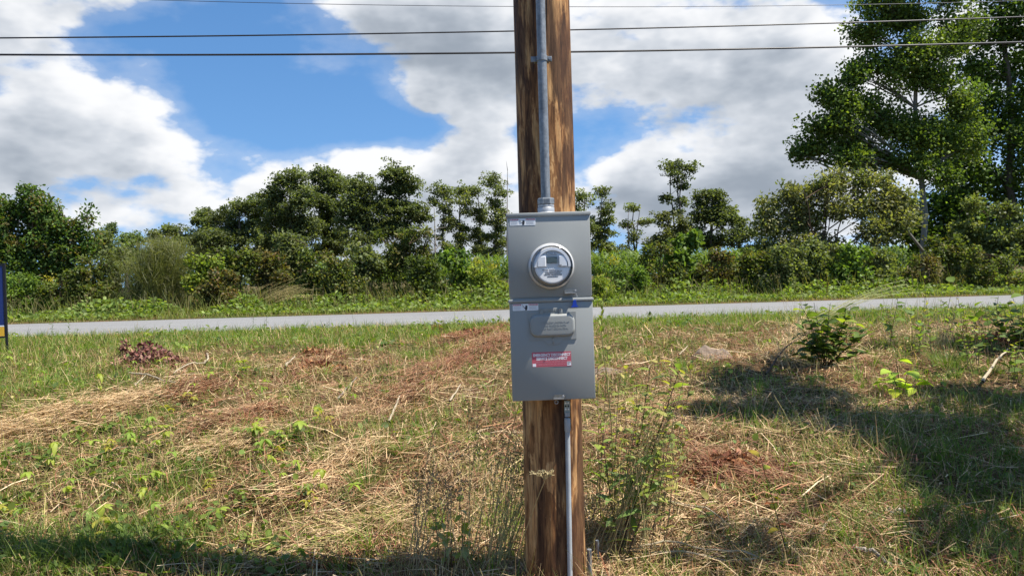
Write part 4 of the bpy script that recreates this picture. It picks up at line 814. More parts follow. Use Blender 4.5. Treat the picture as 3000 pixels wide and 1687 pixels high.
def lawn():
    rg = np.random.default_rng(8); parts = []
    x, y, s = lawn_points(160000, rg=rg); g = green_mask(x, y, s); k = rg.random(len(x)) > g * .78; x, y, s, g = x[k], y[k], s[k], g[k]; n = len(x)
    red = sm(fbm(x * 1.1 + 3, y * 1.1 + 9, 31, 3), .40, .57); r_ = rg.random(n); c = palette(n, STRAWC, .2, rg); cr_ = palette(n, REDC, .2, rg); co = palette(n, OLIVEC, .2, rg)
    c = np.where((r_ < red * .62)[:, None], cr_, c); c = np.where((rg.random(n) < .20 + .30 * g)[:, None], co, c)
    grain = fbm(x * .8, y * .8, 35, 2) * 7; az = np.where(rg.random(n) < .5, grain + rg.normal(size=n) * .5, rg.uniform(0, 6.28, n))
    L = rg.gamma(3.0, .028, n) + .025; hh = rg.random(n) ** 2 * .06; p = np.stack([x, y, hz(x, y) + .004 + hh], -1)
    pi_ = rg.normal(size=n) * .26; wi_ = (.0015 + .0021 * rg.random(n)) * (.75 + .12 * y); be_ = rg.normal(size=n) * .010
    for k, sim in ((y < 5.2, False), (y >= 5.2, True)): parts.append(straws(p[k], az[k], pi_[k], L[k], wi_[k], be_[k], c[k], sim))
    x, y, s = lawn_points(9000, rg=rg); k = rg.random(len(x)) > green_mask(x, y, s) * .9; x, y = x[k], y[k]; n = len(x); p = np.stack([x, y, hz(x, y) + .015 + rg.random(n) * .05], -1)
    parts.append(straws(p, rg.uniform(0, 6.28, n), rg.normal(size=n) * .2, rg.uniform(.12, .42, n), rg.uniform(.0032, .0060, n) * (.8 + .07 * y), rg.normal(size=n) * .02, palette(n, REDC + STRAWC[:3] + [(.50, .42, .32)], .2, rg)))
    stuff('straw_litter', 'tangle of dry cut straw lying over the ground', parts, STRAW)
    parts = []
    # broken flat bits
    x, y, s = lawn_points(34000, rg=rg); n = len(x); p = np.stack([x, y, hz(x, y) + .003 + rg.random(n) * .03], -1); c = palette(n, STRAWC + REDC + OLIVEC, .25, rg); k = rg.random(n) > green_mask(x, y, s) * .8
    p, c = p[k], c[k]; n = len(p); parts.append(scatter(T_DIAMOND, p, frames(n, .8, rg=rg), rg.uniform(.012, .034, n) * (.8 + .06 * p[:, 1]), c, .8)); stuff('leaf_crumbs', 'broken dead leaf bits scattered in the straw', parts, STRAW)
    parts = []
    x, y, s = lawn_points(62000, rg=rg); st = fbm(x * 1.0 + 2, y * 1.0, 51, 3); k = rg.random(len(x)) < sm(st, .36, .60) * .8 + .2; x, y = x[k], y[k]; n = len(x); p = np.stack([x, y, hz(x, y) - .005], -1)
    c = palette(n, STRAWC[:5] + OLIVEC + [(.32, .28, .13), (.26, .25, .09), (.36, .31, .15)], .2, rg); parts.append(blades(p, rg.uniform(0, 6.28, n), np.abs(rg.normal(size=n)) * .3, rg.gamma(3.5, .022, n) + .03, .0027 * (.75 + .11 * y), rg.uniform(0, .35, n), c, 2, .35)); stuff('dry_stubble', 'upright dry stubble stalks', parts, STRAW)
lawn()
def grass():
    rg = np.random.default_rng(9); parts = []
    GC = [(.085, .16, .026), (.11, .20, .03), (.15, .235, .04), (.085, .145, .045)]
    # loose blades following the green mask
    x, y, s = lawn_points(150000, rg=rg, power=.62); g = green_mask(x, y, s); k = rg.random(len(x)) < g * .95; x, y, s, g = x[k], y[k], s[k], g[k]; n = len(x); p = np.stack([x, y, hz(x, y) - .005], -1)
    rs = sm(s, 9.4, 11.0); h = (rg.gamma(4, .018, n) + .03) * (1 + .75 * rs * (.4 + 1.0 * fbm(x * 1.5, y * 1.5, 61, 2))) * np.interp(s, [10.5, 12.0, 12.85], [1, .75, .5]); h = np.minimum(h, .24); c = palette(n, GC + [(.16, .19, .06)], .2, rg); dry = rg.random(n) < .18; c[dry] = palette(int(dry.sum()), STRAWC[:3] + OLIVEC, .2, rg)
    parts.append(blades(p, rg.uniform(0, 6.28, n), rg.uniform(0, .45, n), h, .0036 * (.7 + .13 * y), rg.uniform(0, .9, n), c, 2))
    # tufts
    x, y, s = lawn_points(3600, rg=rg); g = green_mask(x, y, s); k = rg.random(len(x)) < .30 + .7 * g; x, y = x[k], y[k]; m = rg.integers(7, 30, len(x)); I = np.repeat(np.arange(len(x)), m); n = len(I); a = rg.uniform(0, 6.28, n); rr = np.abs(rg.normal(size=n)) * .035
    px_, py_ = x[I] + rr * np.cos(a), y[I] + rr * np.sin(a); p = np.stack([px_, py_, hz(px_, py_) - .005], -1); tone = rg.uniform(.75, 1.3, len(x))[I][:, None]; c = palette(n, GC, .15, rg) * tone
    hh = rg.uniform(.07, .19, len(x))[I] * rg.uniform(.5, 1.2, n); parts.append(blades(p, a + rg.normal(size=n) * .5, rg.uniform(.05, .5, n), hh, .0034 * (.8 + .10 * py_), rg.uniform(0, .8, n), c, 3))
    # dark rank grass by the lower left corner and in the right hand shade
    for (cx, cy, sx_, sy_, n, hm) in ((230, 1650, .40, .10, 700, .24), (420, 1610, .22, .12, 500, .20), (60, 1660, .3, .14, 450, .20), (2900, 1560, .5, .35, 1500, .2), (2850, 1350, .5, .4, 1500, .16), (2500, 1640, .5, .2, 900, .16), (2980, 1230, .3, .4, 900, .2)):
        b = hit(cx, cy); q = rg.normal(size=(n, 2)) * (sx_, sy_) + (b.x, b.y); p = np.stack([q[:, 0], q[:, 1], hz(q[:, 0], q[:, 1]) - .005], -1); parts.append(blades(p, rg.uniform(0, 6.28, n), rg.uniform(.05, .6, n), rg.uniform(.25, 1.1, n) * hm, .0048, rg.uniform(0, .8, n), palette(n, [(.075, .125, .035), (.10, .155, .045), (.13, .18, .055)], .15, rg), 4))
    # thinner cover beyond the sides of the view
    n = 15000; y = rg.uniform(1.5, 12.8, n); sd_ = np.where(rg.random(n) < .5, -1, 1); x = sd_ * (.74 * y + .6 + rg.random(n) ** 1.4 * 5); k = sdist(x, y) < 12.8; x, y = x[k], y[k]; n = len(x); p = np.stack([x, y, hz(x, y) - .005], -1)
    parts.append(blades(p, rg.uniform(0, 6.28, n), rg.uniform(.1, .9, n), rg.uniform(.08, .24, n), .009, rg.uniform(0, .9, n), palette(n, GC + STRAWC[:4] + OLIVEC, .2, rg), 2))
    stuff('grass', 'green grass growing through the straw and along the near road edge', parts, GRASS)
    # small broad leaves
    x, y, s = lawn_points(26000, rg=rg, power=.7); g = green_mask(x, y, s) * sm(fbm(x * 1.6, y * 1.6, 71, 3), .42, .6); k = rg.random(len(x)) < g + .03; x, y, s = x[k], y[k], s[k]; n = len(x); p = np.stack([x, y, hz(x, y) + .015 + rg.random(n) * np.where(s > 9.5, .09, .05)], -1)
    q = [hit(float(a_), float(b_)) for a_, b_ in zip(rg.uniform(-40, 900, 60), 1687 - rg.random(60) ** 1.3 * 420)]; m_ = 20; w_ = np.array([list(v) for v in q]).repeat(m_, 0) + rg.normal(size=(60 * m_, 3)) * (.07, .06, 0); x2, y2 = w_[:, 0], w_[:, 1]
    p = np.concatenate([p, np.stack([x2, y2, hz(x2, y2) + .01 + rg.random(len(x2)) * .08], -1)]); y = np.concatenate([y, y2]); n = len(p)
    stuff('weed_leaves', 'small broad weed leaves among the grass', [scatter(T_OVAL, p, frames(n, .9, rg=rg), rg.uniform(.025, .06, n) * (.8 + .05 * y), palette(n, [(.09, .15, .035), (.12, .18, .04), (.15, .21, .05), (.08, .13, .045)], .2, rg))], LEAF_SOFT)
grass()
# swaths of raked straw: (px0, py0, px1, py1, half width m, count, heap)
def swaths():
    rg = np.random.default_rng(10); parts = []
    for (a, b, c_, d, w, n, hp, pal) in ((-60, 1310, 400, 1175, .24, 5200, .07, STRAWC[:3]), (560, 1345, 760, 1275, .12, 1500, .05, STRAWC[:4]), (850, 1460, 1120, 1300, .14, 2600, .05, STRAWC[:4]), (1000, 1240, 1300, 1120, .13, 1800, .05, STRAWC[1:]), (1200, 1160, 1500, 960, .14, 1300, .06, STRAWC[2:] + REDC[:1]), (700, 1660, 1180, 1520, .13, 2600, .05, STRAWC[:4] + OLIVEC[:2]), (2260, 1080, 2360, 940, .10, 1300, .08, STRAWC[:3]), (1820, 1190, 2120, 1180, .12, 1300, .03, STRAWC[2:5]), (1760, 1660, 2200, 1560, .3, 2600, .05, STRAWC[:5]), (2050, 1180, 2200, 1210, .08, 500, .03, STRAWC[:3]), (1130, 1200, 1490, 985, .20, 3000, .08, REDC + STRAWC[4:6]), (1300, 1020, 1490, 960, .16, 1500, .08, REDC), (860, 1130, 970, 1030, .14, 1100, .06, REDC + STRAWC[3:6]), (600, 1270, 820, 1200, .14, 1400, .06, REDC + STRAWC[3:6]), (1950, 1340, 2260, 1410, .14, 1600, .06, REDC + STRAWC[4:6]), (450, 1170, 640, 1130, .12, 900, .05, REDC + STRAWC[3:6]), (1750, 1300, 2050, 1250, .18, 1300, .05, STRAWC[3:6] + REDC[:1])):
        p0, p1 = np.array(hit(a, b)), np.array(hit(c_, d)); t = rg.random(n)[:, None]; n = int(n * (.75 if pal[0][0] < .5 or a < 0 else .38)); t = t[:n]; q = p0 + (p1 - p0) * t + rg.normal(size=(n, 3)) * (w * .8, w * .8, 0); u = rg.random(n); az0 = math.atan2(p1[1] - p0[1], p1[0] - p0[0])
        p = np.stack([q[:, 0], q[:, 1], hz(q[:, 0], q[:, 1]) + .01 + u * hp], -1); parts.append(straws(p, az0 + rg.normal(size=n) * .5, rg.normal(size=n) * .2, rg.uniform(.08, .34, n), rg.uniform(.0022, .0042, n) * (.8 + .08 * q[:, 1]), rg.normal(size=n) * .015, palette(n, pal, .16, rg)))
    stuff('straw_swath', 'combed swaths of longer pale straw', parts, STRAW)
swaths()
# ---------------------------------------------------------------- dead leaf piles, sticks, stones
def pile(px, py, w, h, n, lb, pal, seed):
    n = int(n * 1.9)
    rg = np.random.default_rng(seed); b = np.array(hit(px, py)); q = rg.normal(size=(n, 2)) * (w, w * .7); r = np.exp(-(q[:, 0] ** 2 / w ** 2 + q[:, 1] ** 2 / (.7 * w) ** 2) * .6)
    p = np.stack([q[:, 0], q[:, 1], hz(q[:, 0] + b[0], q[:, 1] + b[1]) - b[2] + rg.random(n) * h * r + .01], -1); V, F, C = scatter(T_OVAL, p, frames(n, .05, rg=rg), rg.uniform(.03, .062, n), palette(n, pal, .28, rg), .8)
    V[:, 2] += np.sin(V[:, 0] * 90) * .006; o = empty('dead_leaf_pile', b); new_obj('dead_leaves', npmesh('dead_leaves', V, F, C), STRAW, o)['kind'] = 'stuff'; tag(o, lb, 'leaf pile', 'piles of dead leaves')
PUR = [(.17, .075, .07), (.22, .11, .10), (.12, .05, .05), (.26, .15, .13)]; BRN = [(.20, .085, .05), (.26, .12, .065), (.13, .055, .035), (.30, .17, .09)]
pile(425, 1068, .20, .24, 520, 'largest heap of purple brown dead leaves on the left', PUR, 1); pile(365, 1050, .06, .22, 110, 'small upright tuft of dead leaves beside the largest heap', PUR, 11)
pile(930, 1085, .13, .10, 230, 'reddish dead leaf pile left of the meter box', BRN, 2); pile(915, 1040, .10, .09, 150, 'tan brown dead leaf pile above the reddish one', BRN + [(.34, .22, .11)], 3)
pile(1385, 990, .20, .12, 300, 'red brown dead leaves right beside the meter box', BRN, 4); pile(1270, 965, .10, .05, 90, 'small brown dead leaf patch near the road', BRN, 5)
pile(2130, 1385, .13, .10, 260, 'dark red brown dead leaves in the dappled shade on the right', BRN, 6); pile(1980, 1420, .09, .05, 120, 'low red brown dead leaf patch right of the pole', BRN, 7); pile(740, 1225, .12, .05, 130, 'flat red brown dead leaf patch in the straw', BRN, 8)
pile(2960, 1010, .22, .14, 260, 'shadowed brown dead leaves at the right edge', BRN, 9)
def stick(pts, r, lb, m=None, seed=0, lift=.03):
    rg = np.random.default_rng(seed); p = []
    for i, (a, b) in enumerate(pts):
        h = np.array(hit(a, b)); h[2] += lift + .02 * (i % 2); p.append(h)
    p = np.array(p); t = np.linspace(0, len(p) - 1, len(p) * 4); q = np.stack([np.interp(t, np.arange(len(p)), p[:, k]) for k in range(3)], -1) + rg.normal(size=(len(t), 3)) * r * .35
    o = MB().tube(q - q[0], np.linspace(r, r * .55, len(t)), 7).build('stick', m or DEAD, None, True); o.location = q[0]; tag(o, lb, 'stick', 'sticks lying on the ground')
PALE = bark('pale_peeled_wood', (.36, .30, .21), .25); GREYW = bark('grey_weathered_wood', (.26, .22, .18))
stick([(2880, 1140), (2910, 1095), (2950, 1040)], .014, 'pale birch like stick lying at the right edge', PALE, 1, .06)
stick([(608, 1050), (611, 1072), (600, 1082), (560, 1086), (508, 1112)], .010, 'curved pale forked stick below the dead leaf heap', PALE, 2, .06)
stick([(378, 1107), (430, 1117), (480, 1132), (515, 1143)], .008, 'long thin straight stick left of the curved one', PALE, 3, .05)
stick([(394, 1142), (428, 1118)], .008, 'short pale stick crossing the long thin one', PALE, 4, .04)
stick([(438, 1181), (500, 1153)], .007, 'short tan stick in the straw on the left', GREYW, 5, .04)
stick([(835, 1085), (865, 1062)], .014, 'short broken pale wood piece left of the dead leaves', PALE, 6, .05)
stick([(1140, 1255), (1172, 1185)], .010, 'upright leaning pale stalk in the middle of the straw', PALE, 7, .05)
stick([(1320, 1190), (1350, 1150)], .008, 'pale stick beside the meter box on its left', PALE, 8, .05)
stick([(990, 1180), (1045, 1125)], .009, 'brown stick in the centre left straw', GREYW, 9, .04)
stick([(1990, 1050), (2015, 1030)], .008, 'short pale stick beside the bare soil mound', PALE, 10, .04)
stick([(2245, 1140), (2300, 1060), (2390, 990)], .009, 'dark bent branch rising into the leafy bush', TWIG, 11, .12)
stick([(2500, 1625), (2560, 1650), (2620, 1680)], .012, 'grey brown stick in the lower right shade', GREYW, 12, .03)
stick([(1870, 1640), (1960, 1635), (2060, 1648), (2180, 1668), (2240, 1682)], .005, 'upper long bowed dry stem at the bottom edge', PALE, 13, .06)
stick([(1880, 1655), (2000, 1662), (2130, 1675), (2220, 1684)], .005, 'lower long bowed dry stem at the bottom edge', PALE, 14, .05)
stick([(1950, 1495), (2080, 1533), (2150, 1580)], .005, 'thin pale stem lying right of the pole', PALE, 15, .05)
stick([(2400, 1580), (2435, 1550)], .008, 'short split pale stick in the lower right', PALE, 16, .03)
stick([(765, 1075), (815, 1000)], .006, 'dry leaning stem in the centre left grass', PALE, 17, .12) if False else None
def stone(px, py, r, lb, seed, c=(.45, .42, .36)):
    rg = np.random.default_rng(seed); bm = bmesh.new(); bmesh.ops.create_icosphere(bm, subdivisions=3, radius=1); d = rg.normal(size=3)
    for v in bm.verts:
        k = 1 + .25 * math.sin(3 * v.co.x + d[0]) * math.cos(2.5 * v.co.y + d[1]) + .15 * math.sin(5 * v.co.z + d[2]); v.co = Vector((v.co.x * r * k * 1.3, v.co.y * r * k, v.co.z * r * k * .6))
    me = bpy.data.meshes.new('stone'); bm.to_mesh(me); bm.free(); me.polygons.foreach_set('use_smooth', np.ones(len(me.polygons), bool)); o = new_obj('stone', me, plain('stone_' + str(seed), c, .9, 0, .3, 25, .5)); h = hit(px, py); o.location = (h.x, h.y, h.z + r * .25); tag(o, lb, 'stone')
stone(2628, 1505, .035, 'pale stone half hidden in the right hand shade', 1); stone(2512, 1612, .022, 'small tan stone below the pale one', 2, (.36, .24, .13)); stone(762, 1500, .03, 'orange tan stone in the straw left of the pole', 3, (.42, .28, .15)); stone(575, 1130, .03, 'white stone under the curved stick', 4, (.6, .57, .5)); stone(1500, 1668, .05, 'earthy lump left of the pole base', 5, (.22, .15, .09)); stone(1790, 1675, .04, 'tan lump of soil right of the ground rods', 6, (.34, .22, .12))
def mound(px, py, w, h, lb, seed):
    b = hit(px, py); n = 40; u = np.linspace(-1, 1, n); X, Y = np.meshgrid(u, u); r2 = np.clip(1 - X ** 2 - Y ** 2, 0, 1); x = X * w + b.x; y = Y * w * .7 + b.y; z = hz(x, y) - b.z + h * r2 ** .8 * (.35 + 1.3 * fbm(x * 9, y * 9, seed, 4)) - .012
    i = np.arange(n - 1)[:, None] * n + np.arange(n - 1); me = npmesh('soil_mound', np.stack([x - b.x, y - b.y, z], -1), np.stack([i, i + 1, i + n + 1, i + n], -1).reshape(-1, 4), smooth=True); o = new_obj('soil_mound', me, plain('bare_soil', (.17, .125, .09), .95, 0, .35, 40, .9)); o.location = b; tag(o, lb, 'soil mound')
mound(2085, 1045, .22, .12, 'bare brown soil mound in the lawn right of the box', 3); mound(1775, 1090, .20, .06, 'low bare soil patch touching the right side of the box', 4); mound(1620, 1690, .34, .05, 'bare earth heaped around the pole base', 5)

# ---------------------------------------------------------------- seedlings with drooping palmate leaves
def leaf_mesh(name, L, wd, droop, fold=.18, rows=5, colr=(.2, .3, .04), var=.1, seed=0, tip=1.0):
    rg = np.random.default_rng(seed); V = []; C = []
    for i in range(rows + 1):
        t = i / rows; w = wd * (math.sin(math.pi * min(1, t ** .8 * .97 + .02)) ** .85) * .5; a = droop * t; x = L * (math.sin(a) / droop if droop else t); z = -L * ((1 - math.cos(a)) / droop if droop else 0)
        for sgn in (-1, 0, 1): V.append((x, sgn * w, z + abs(sgn) * fold * w)); C.append(np.array(colr) * (1.12 if sgn == 0 else 1) * (1 + rg.normal() * var))
    F = [(i * 3 + k, i * 3 + k + 1, i * 3 + k + 4, i * 3 + k + 3) for i in range(rows) for k in (0, 1)]
    me = npmesh(name, np.array(V), np.array(F), np.clip(np.array(C), .01, .9), True); me.materials.append(LEAF_SOFT); return me
LIME = [(.20, .28, .05), (.16, .25, .05), (.23, .29, .055), (.14, .21, .055), (.26, .265, .05)]
LEAFLETS = [[leaf_mesh('leaflet', L, L * .42, d, .2, 4, c, .06, i * 10 + j) for j, (L, d) in enumerate(((.058, .9), (.050, 1.2), (.046, .7)))] for i, c in enumerate(LIME)]
STEM = plain('green_stem', (.13, .17, .05), .6, 0, .2)
STEMR = plain('reddish_stem', (.14, .075, .04), .6, 0, .2)
def stem_obj(pts, r, parent, name='stem', m=STEM): return MB().tube(np.array(pts), np.linspace(r, r * .5, len(pts)), 5).build(name, m, parent)
def seedling_proto(kind, seed):
    rg = np.random.default_rng(seed); root = empty('creeper_seedling'); whorls = (1, 1, 2, 2, 3, 1)[kind]; pal = LEAFLETS[kind % 5]
    for w in range(whorls):
        h = rg.uniform(.07, .14) * (1 - .18 * w); d = np.array((rg.normal(), rg.normal(), 0)) * (.018 if w == 0 else .05); top = np.array((0, 0, h)) + d
        stem_obj(curve3((0, 0, -.02), top, .05, 5), .0018, root); a0 = rg.uniform(0, 6.28)
        for k in range(5):
            o = new_obj('leaflet', pal[rg.integers(3)], None, root); o.location = top; s_ = rg.uniform(.75, 1.2); o.scale = (s_, s_, s_); o.rotation_euler = (rg.normal() * .15, rg.uniform(-.35, .55), a0 + k * 6.28 / 5.4 + rg.normal() * .15)
    return root
def copy_tree(o, parent=None):
    c = o.copy(); col.objects.link(c); c.parent = parent
    for ch in o.children: copy_tree(ch, c)
    return c
SEEDL = [(105,1160),(143,1120),(275,1155),(247,1204),(550,1180),(568,1160),(617,1130),(390,1082),(489,1080),(541,1052),(550,985),(419,1005),(463,998),(477,1227),(440,1294),(489,1271),(375,1325),(716,1103),(17,1094),(740,1297),(133,1387),(174,1378),(318,1346),(374,1331),(362,1366),(442,1290),(483,1273),(474,1334),(489,1369),(513,1319),(598,1400),(625,1452),(82,1460),(124,1442),(206,1450),(200,1494),(50,1518),(80,1540),(324,1526),(268,1552),(312,1572),(457,1420),(407,1432),(471,1522),(430,1495),(657,1546),(569,1520),(737,1294),(701,1288),(6,1528),(492,1462),(256,1340),(245,1384),
 (719,1098),(775,1142),(753,1182),(911,1246),(933,1228),(936,1262),(883,1287),(759,1258),(1042,1199),(747,1300),(812,1306),(1265,1070),(877,1286),(756,1302),(818,1346),(824,1318),(874,1410),(787,1374),(802,1396),(834,1432),(861,1470),(933,1464),(911,1478),(911,1495),(1048,1480),(773,1494),(743,1344),
 (2387,1146),(2269,1102),(2421,1148),(2752,1148),(2831,1174),(2933,1194),(1840,1330),(2210,1480),(2330,1395)]
protos = [seedling_proto(k % 6, 300 + k) for k in range(9)]; usedp = set(); rgs = np.random.default_rng(44)
for i, (px, py) in enumerate(SEEDL):
    k = i % 9; o = protos[k] if k not in usedp else copy_tree(protos[k]); usedp.add(k); h = hit(px, py); o.location = h; f = float(rgs.uniform(.8, 1.3)); o.scale = (f * float(rgs.uniform(.75, 1.2)), f * float(rgs.uniform(.75, 1.2)), f * float(rgs.uniform(.6, 1.35))); o.rotation_euler = (float(rgs.normal()) * .16, float(rgs.normal()) * .16, float(rgs.uniform(0, 6.28)))
    reg = 'at the far left' if px < 330 else 'in the left lawn' if px < 700 else 'left of the pole' if px < 1500 else 'right of the pole'
    tone = ('lime green', 'fresh green', 'bright lime', 'mid green', 'yellowish')[(k % 6) % 5]; wn = ('one palmate leaf', 'one palmate leaf', 'two palmate leaves', 'two palmate leaves', 'three palmate leaves', 'one drooping palmate leaf')[k % 6]
    tag(o, tone + ' seedling with ' + wn + ' ' + ('near the road ' if py < 1110 else 'low down ' if py > 1400 else 'midway ') + reg, 'seedling', 'lime green seedlings in the straw')
byl = {}
for o in [q for q in col.objects if q.name.startswith('creeper_seedling')]: byl.setdefault(o['label'], []).append(o)
for lb, os_ in byl.items():
    if len(os_) > 1:
        for k, o in enumerate(sorted(os_, key=lambda q: q.location.x / q.location.y)): o['label'] = lb + ', ' + ('leftmost', 'second from left', 'third from left', 'fourth from left', 'fifth from left', 'sixth from left', 'seventh from left')[k] if k < len(os_) - 1 or len(os_) > 2 else lb + ', rightmost'
# bright grass cushions
def cushion(px, py, r, h, n, colr, lb, seed):
    rg = np.random.default_rng(seed); b = np.array(hit(px, py)); a = rg.uniform(0, 6.28, n); rr = np.sqrt(rg.random(n)) * r; p = np.stack([rr * np.cos(a), rr * np.sin(a), np.zeros(n) - .01], -1); V, F, C = blades(p, a, rg.uniform(.2, .7, n), rg.uniform(.5, 1.1, n) * h, .0042, rg.uniform(0, .6, n), palette(n, colr, .15, rg), 4)
    o = new_obj('grass_tuft', npmesh('grass_tuft', V, F, C), GRASS); o.location = b; tag(o, lb, 'grass tuft', 'single green grass tufts')
BR = [(.10, .20, .03), (.13, .24, .035)]; GB = [(.09, .15, .045), (.11, .17, .05)]
cushion(1365, 1298, .07, .10, 260, BR, 'bright emerald tuft closest to the pole on its left', 1); cushion(1175, 1325, .09, .11, 220, BR + GB, 'bright green grass tuft left of the emerald one', 2); cushion(1075, 1430, .07, .19, 130, GB, 'tall narrow grass tuft in the middle foreground', 3); cushion(1030, 1470, .03, .13, 60, GB, 'small dark grass tuft left of the tall narrow one', 4); cushion(1090, 1345, .05, .15, 80, GB, 'thin grass tuft above the tall narrow one', 5); cushion(2100, 1190, .05, .10, 60, GB, 'small tuft right of the willow weed', 6); cushion(1225, 1050, .14, .13, 140, GB, 'wide blue green tuft near the road left of the box', 7); cushion(2775, 1075, .10, .28, 170, GB, 'tall blue green grass tuft beside the right stick', 8)

# ---------------------------------------------------------------- leafy plants
def plant(name, lb, base, stems, leafs, nleaf, seed, cat='plant', stem_m=STEM, stem_r=.003, upright=.3, group=None, size=(.7, 1.25), whorl=0.0):
    """stems: list of polylines in world space; leaves are objects of their own along them"""
    rg = np.random.default_rng(seed); b = np.array(base); root = empty(name, b); tag(root, lb, cat, group)
    for p in stems:
        p = np.array(p); stem_obj(p - b, stem_r, root, 'stem', stem_m); n = len(p); az = rg.uniform(0, 6.28)
        for k in range(nleaf):
            t = (.22 + .78 * (k + rg.uniform(.2, .8)) / nleaf) * (n - 1); i = min(int(t), n - 2); q = p[i] + (p[i + 1] - p[i]) * (t - i); az += 2.4 + rg.normal() * .4
            o = new_obj('leaf', leafs[rg.integers(len(leafs))], None, root); o.location = q - b; s_ = rg.uniform(*size); o.scale = (s_, s_, s_); o.rotation_euler = (rg.normal() * .3, -rg.uniform(-.3, .5) - upright, az)
    return root
def arc(b, t, sag=.05, n=9, wob=.0, seed=0): return curve3(np.array(b), np.array(t), sag, n, np.random.default_rng(seed).normal(size=3) * wob)
DKG = [leaf_mesh('leaf', .105, .08, .6, .2, 5, c, .08, i) for i, c in enumerate([(.09, .145, .04), (.12, .185, .045), (.20, .26, .05), (.065, .11, .035)])]
b = hit(2415, 1080); rgp = np.random.default_rng(5); st = []
for k in range(20): 
    t_ = P(2320 + 12.5 * k + rgp.normal() * 8, 885 + 105 * abs(rgp.normal()) * .6 + (60 if k in (0, 1, 18, 19) else 0), b.y + rgp.normal() * .12); st.append(arc((b.x + rgp.normal() * .03, b.y + rgp.normal() * .03, b.z), t_, .03, 7, .02, k))
plant('leafy_bush', 'dark green knee high leafy bush on the right of the lawn', b, st, DKG, 10, 51, 'bush', TWIG, .004)
b = hit(3000, 1030); st = []
for k in range(16):
    t_ = P(2890 + 14 * k + rgp.normal() * 8, 885 + 90 * abs(rgp.normal()) * .7, b.y + rgp.normal() * .2); st.append(arc((b.x + rgp.normal() * .06, b.y + rgp.normal() * .06, b.z), t_, .03, 7, .02, k))
plant('edge_bush', 'dark ragged bush cut by the right edge below the road', b, st, DKG, 9, 61, 'bush', TWIG, .004)
LIMEL = [leaf_mesh('leaf', .15, .11, .7, .18, 6, c, .06, 20 + i) for i, c in enumerate([(.38, .47, .045), (.32, .43, .05), (.26, .37, .06)])]
b = hit(2640, 1165); st = [arc(b, P(x_, y_, b.y + dy), .02, 7, .02, i) for i, (x_, y_, dy) in enumerate([(2600, 1070, 0), (2625, 1050, .05), (2660, 1085, -.05), (2690, 1080, .03), (2610, 1120, -.1), (2690, 1120, -.05)])]
plant('lime_sapling', 'lime yellow sapling with big leaves glowing in the right shade', b, st, LIMEL, 3, 52, 'sapling', TWIG, .004, .1, size=(.7, 1.15))
DRK = [leaf_mesh('leaf', .11, .085, .5, .15, 5, c, .06, 30 + i) for i, c in enumerate([(.05, .085, .03), (.07, .11, .035), (.035, .06, .024)])]
b = hit(2915, 940); plant('broadleaf_weed', 'dark broad leaved weed sticking up against the road at right', b, [arc(b, P(2925, 868, b.y), .02, 7), arc(b, P(2895, 905, b.y), .03, 6), arc(b, P(2940, 900, b.y), .03, 6)], DRK, 3, 53, 'weed', TWIG, .005, .1)
b = hit(2880, 1040); LGT = [leaf_mesh('leaf', .07, .03, .4, .2, 4, c, .06, 40 + i) for i, c in enumerate([(.16, .24, .05), (.20, .28, .06)])]; plant('willow_sprout', 'upright narrow leaved sprout near the right edge', b, [arc(b, P(2875, 910, b.y), .02, 9, .01, 1), arc(b, P(2905, 960, b.y), .02, 9, .01, 2)], LGT, 14, 54, 'sprout', STEM, .004)
# lance leaved weed right of the pole
LAN = [leaf_mesh('leaf', .115, .027, .7, .25, 6, c, .08, 60 + i) for i, c in enumerate([(.11, .18, .06), (.15, .22, .06), (.20, .27, .06), (.10, .16, .07)])]
b = hit(1805, 1650); Yb = b.y
st = [arc((b.x, b.y, b.z), P(1995, 1072, Yb + .10), .02, 14, .02, 1), arc((b.x + .03, b.y + .05, b.z), P(1905, 1075, Yb + .25), .015, 13, .02, 2), arc((b.x - .02, b.y + .1, b.z), P(1975, 1180, Yb + .25), .02, 11, .02, 3), arc((b.x + .02, b.y, b.z), P(1760, 1240, Yb + .1), .03, 10, .02, 4), arc((b.x + .05, b.y + .1, b.z), P(1870, 1290, Yb + .2), .02, 10, .02, 5), arc((b.x + .02, b.y - .05, b.z), P(1930, 1330, Yb), .03, 10, .02, 6)]
plant('lance_leaved_weed', 'tall lance leaved green weed leaning right beside the pole', b, st, LAN, 17, 55, 'weed', TWIG, .0035, .45)
SML = [leaf_mesh('leaf', .05, .022, .5, .2, 4, c, .08, 70 + i) for i, c in enumerate([(.16, .20, .06), (.25, .27, .09), (.12, .16, .05), (.30, .29, .11)])]
rgp = np.random.default_rng(15); b = hit(1850, 1660); st = []
for k in range(40): 
    q = (b.x + rgp.uniform(-.16, .24), b.y + rgp.uniform(-.05, .6)); q = (*q, hz1(*q)); st.append(arc(q, np.array(q) + (rgp.uniform(-.02, .22), rgp.normal() * .06, rgp.uniform(.3, .92)), .02, 8, .02, k))
plant('wiry_weed', 'thicket of thin stemmed small leaved weeds right of the ground rods', b, st, SML, 11, 56, 'weed', plain('tan_stem', (.17, .12, .06), .7, 0, .3), .0022, .4)
